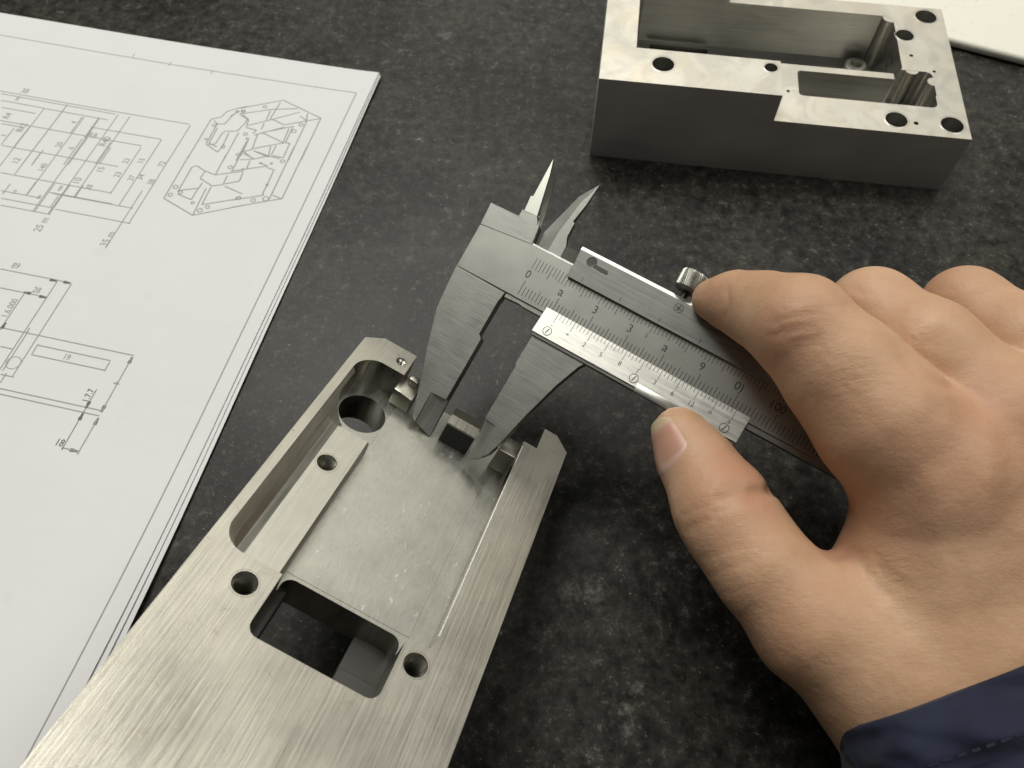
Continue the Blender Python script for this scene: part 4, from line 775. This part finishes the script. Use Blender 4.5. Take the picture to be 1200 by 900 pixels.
M_skin = skin_mat()
hand = person_link("hand", hme, M_skin, person)

def nail_mat():
    g = N("thumb_nail")
    v = g.noise(g.mm((2.5, 2.5, 0.4)), 1.0, 3, 0.6)
    at = g.n("ShaderNodeAttribute", attribute_name="nail").outputs["Fac"]
    c = g.ramp(at, [(0.0, (0.54, 0.44, 0.28)), (0.16, (0.52, 0.40, 0.26)), (0.26, (0.50, 0.275, 0.195)), (0.78, (0.50, 0.275, 0.195)), (0.86, (0.58, 0.38, 0.30)), (1.0, (0.57, 0.35, 0.26))])
    return g.out(Base_Color=c, Roughness=0.40, Normal=g.bump(v, 0.12, 0.1), Subsurface_Weight=0.15, Subsurface_Scale=0.0015)
M_nail = nail_mat()
def nail(center, axis, out, half, a0, a1, nu=18, nv=22):
    """plate laid on the skin round the finger axis: from a0 (tip) to a1 (root) mm along it, +-half radians round it"""
    center, axis, out = [np.array(q, np.float32) for q in (center, axis, out)]
    axis = axis/np.linalg.norm(axis); out = out-axis*(out@axis); out = out/np.linalg.norm(out); side = np.cross(axis, out)
    base = []; dirs = []; par = []
    for j in range(nv+1):
        v = j/nv
        for i in range(nu+1):
            u = i/nu*2-1
            w = half*(1-0.30*max(0.0, 1-v/0.22)**2)*(1-0.12*max(0.0, v-0.8)/0.2)
            al = a0+(a1-a0)*v + (0.9*u*u if v < 0.3 else 0.0)*(1-v/0.3) - (2.6*u*u*(v-0.7)/0.3 if v > 0.7 else 0.0)
            d = out*math.cos(u*w)+side*math.sin(u*w)
            base.append(center+axis*al); dirs.append(d); par.append((u, v))
    base = np.array(base, np.float32); dirs = np.array(dirs, np.float32); par = np.array(par, np.float32)
    t = np.full(len(base), 13.0, np.float32)
    for _ in range(30): t = t-hand_field(base+dirs*t[:, None])*0.8
    t = np.clip(t, 2.0, 13.0)
    edge = np.minimum(1-np.abs(par[:, 0]), (1-par[:, 1])*1.5)
    t = t + 0.34*np.clip(edge*4, 0, 1)**0.7 - 0.12
    t = t + np.where(par[:, 1] < 0.12, 0.35*(1-par[:, 1]/0.12), 0)
    q2 = base+dirs*t[:, None]; n1 = nu+1
    fs = [(j*n1+i, j*n1+i+1, (j+1)*n1+i+1, (j+1)*n1+i) for j in range(nv) for i in range(nu)]
    me = bpy.data.meshes.new("nail"); me.from_pydata(q2.tolist(), [], fs); me.update()
    at = me.attributes.new("nail", 'FLOAT', 'POINT'); at.data.foreach_set("value", par[:, 1])
    return me
th_ax = np.array(THUMB[2][0])-np.array(THUMB[0][0])
nme = nail(THUMB[0][0], th_ax, (-9.29, -2.05, 3.08), 0.98, -4.6, 8.4)
person_link("fingernail", nme, M_nail, hand)

# ------------------------------------------------------------------ navy sleeve
def cloth_mat():
    g = N("navy_cotton")
    v = g.mm()
    c = g.mix(g.noise(v, 0.12, 4, 0.6), (0.004, 0.0065, 0.022), (0.009, 0.0135, 0.042))
    wv = g.n("ShaderNodeTexWave", {"Vector": g.mm((1, 1, 1)), "Scale": 1.6, "Distortion": 1.0, "Detail": 2.0}).outputs[1]
    h = g.math('ADD', g.math('MULTIPLY', wv, 0.15), g.noise(v, 1.6, 3, 0.6))
    return g.out(Base_Color=c, Roughness=0.85, Normal=g.bump(h, 0.3, 0.2, g.bump(g.noise(g.mm((0.02, 0.075, 0.05), rot=(0, 0, 0.6)), 1.0, 2, 0.45), 0.9, 14.0)), Sheen_Weight=0.10, Sheen_Roughness=0.5)
A0, A1 = Vector((94.50, 34.05, 37.16)), Vector((111.54, -9.02, 33.69))
ax = (A1-A0).normalized(); up = Vector((0, 0, 1)); sd = ax.cross(up).normalized(); u2 = sd.cross(ax).normalized()
bm = bmesh.new(); rings = []
NA, NL = 96, 44
def sleeve_r(a, l):
    base = 28.0 + 3.0*(1-math.exp(-l/16.0)) + 0.05*l
    f = 0.8*math.sin(3*a+1.1+l*0.06)+0.7*math.sin(5*a-l*0.11)+0.5*math.sin(9*a+2+l*0.21)
    f += 0.9*math.sin(l*0.33+2.0*math.sin(a*2))*min(1, l/10)
    if l < 11: f *= 0.45
    seam = -0.5*math.exp(-((l-10.5)/0.7)**2)
    return base+f*1.9+seam
for k in range(NL+1):
    l = 95.0*(k/NL)**1.35
    ring = []
    for i in range(NA):
        a = 2*math.pi*i/NA; r = sleeve_r(a, l)
        tilt = 0.0
        p = A0+ax*(l+tilt)+(sd*math.cos(a)*1.02+u2*math.sin(a)*0.96)*r
        ring.append(bm.verts.new(p))
    rings.append(ring)
inner = []
for dl, dr in ((-0.5, -0.5), (-0.4, -1.3), (0.8, -2.0), (6.0, -2.2)):
    ring = []
    for i in range(NA):
        a = 2*math.pi*i/NA; r = sleeve_r(a, max(0, dl))+dr
        ring.append(bm.verts.new(A0+ax*dl+(sd*math.cos(a)*1.02+u2*math.sin(a)*0.96)*r))
    inner.append(ring)
seq = inner[::-1]+rings
for a, b in zip(seq, seq[1:]):
    for i in range(NA): bm.faces.new((a[i], a[(i+1) % NA], b[(i+1) % NA], b[i]))
for v in bm.verts: v.co.z = max(v.co.z, 0.6)
person_link("sleeve", bm_mesh(bm), cloth_mat(), person)

stv = []; stf = []
for i in range(70):       # stitched hem of the cuff
    a0 = 2*math.pi*i/70; a1 = a0+2*math.pi*0.6/70
    for q, (aa, ll) in enumerate(((a0, 8.6), (a1, 8.6), (a1, 9.1), (a0, 9.1))):
        rr = sleeve_r(aa, ll)+0.16; stv.append(A0+ax*ll+(sd*math.cos(aa)*1.02+u2*math.sin(aa)*0.96)*rr)
    stf.append((4*i, 4*i+1, 4*i+2, 4*i+3))
sme = bpy.data.meshes.new("stitch"); sme.from_pydata([tuple(p) for p in stv], [], stf); sme.update()
so = person_link("stitching", sme, flat("navy_thread", (0.009, 0.013, 0.036), 0.8), person, 0)
so["kind"] = "stuff"
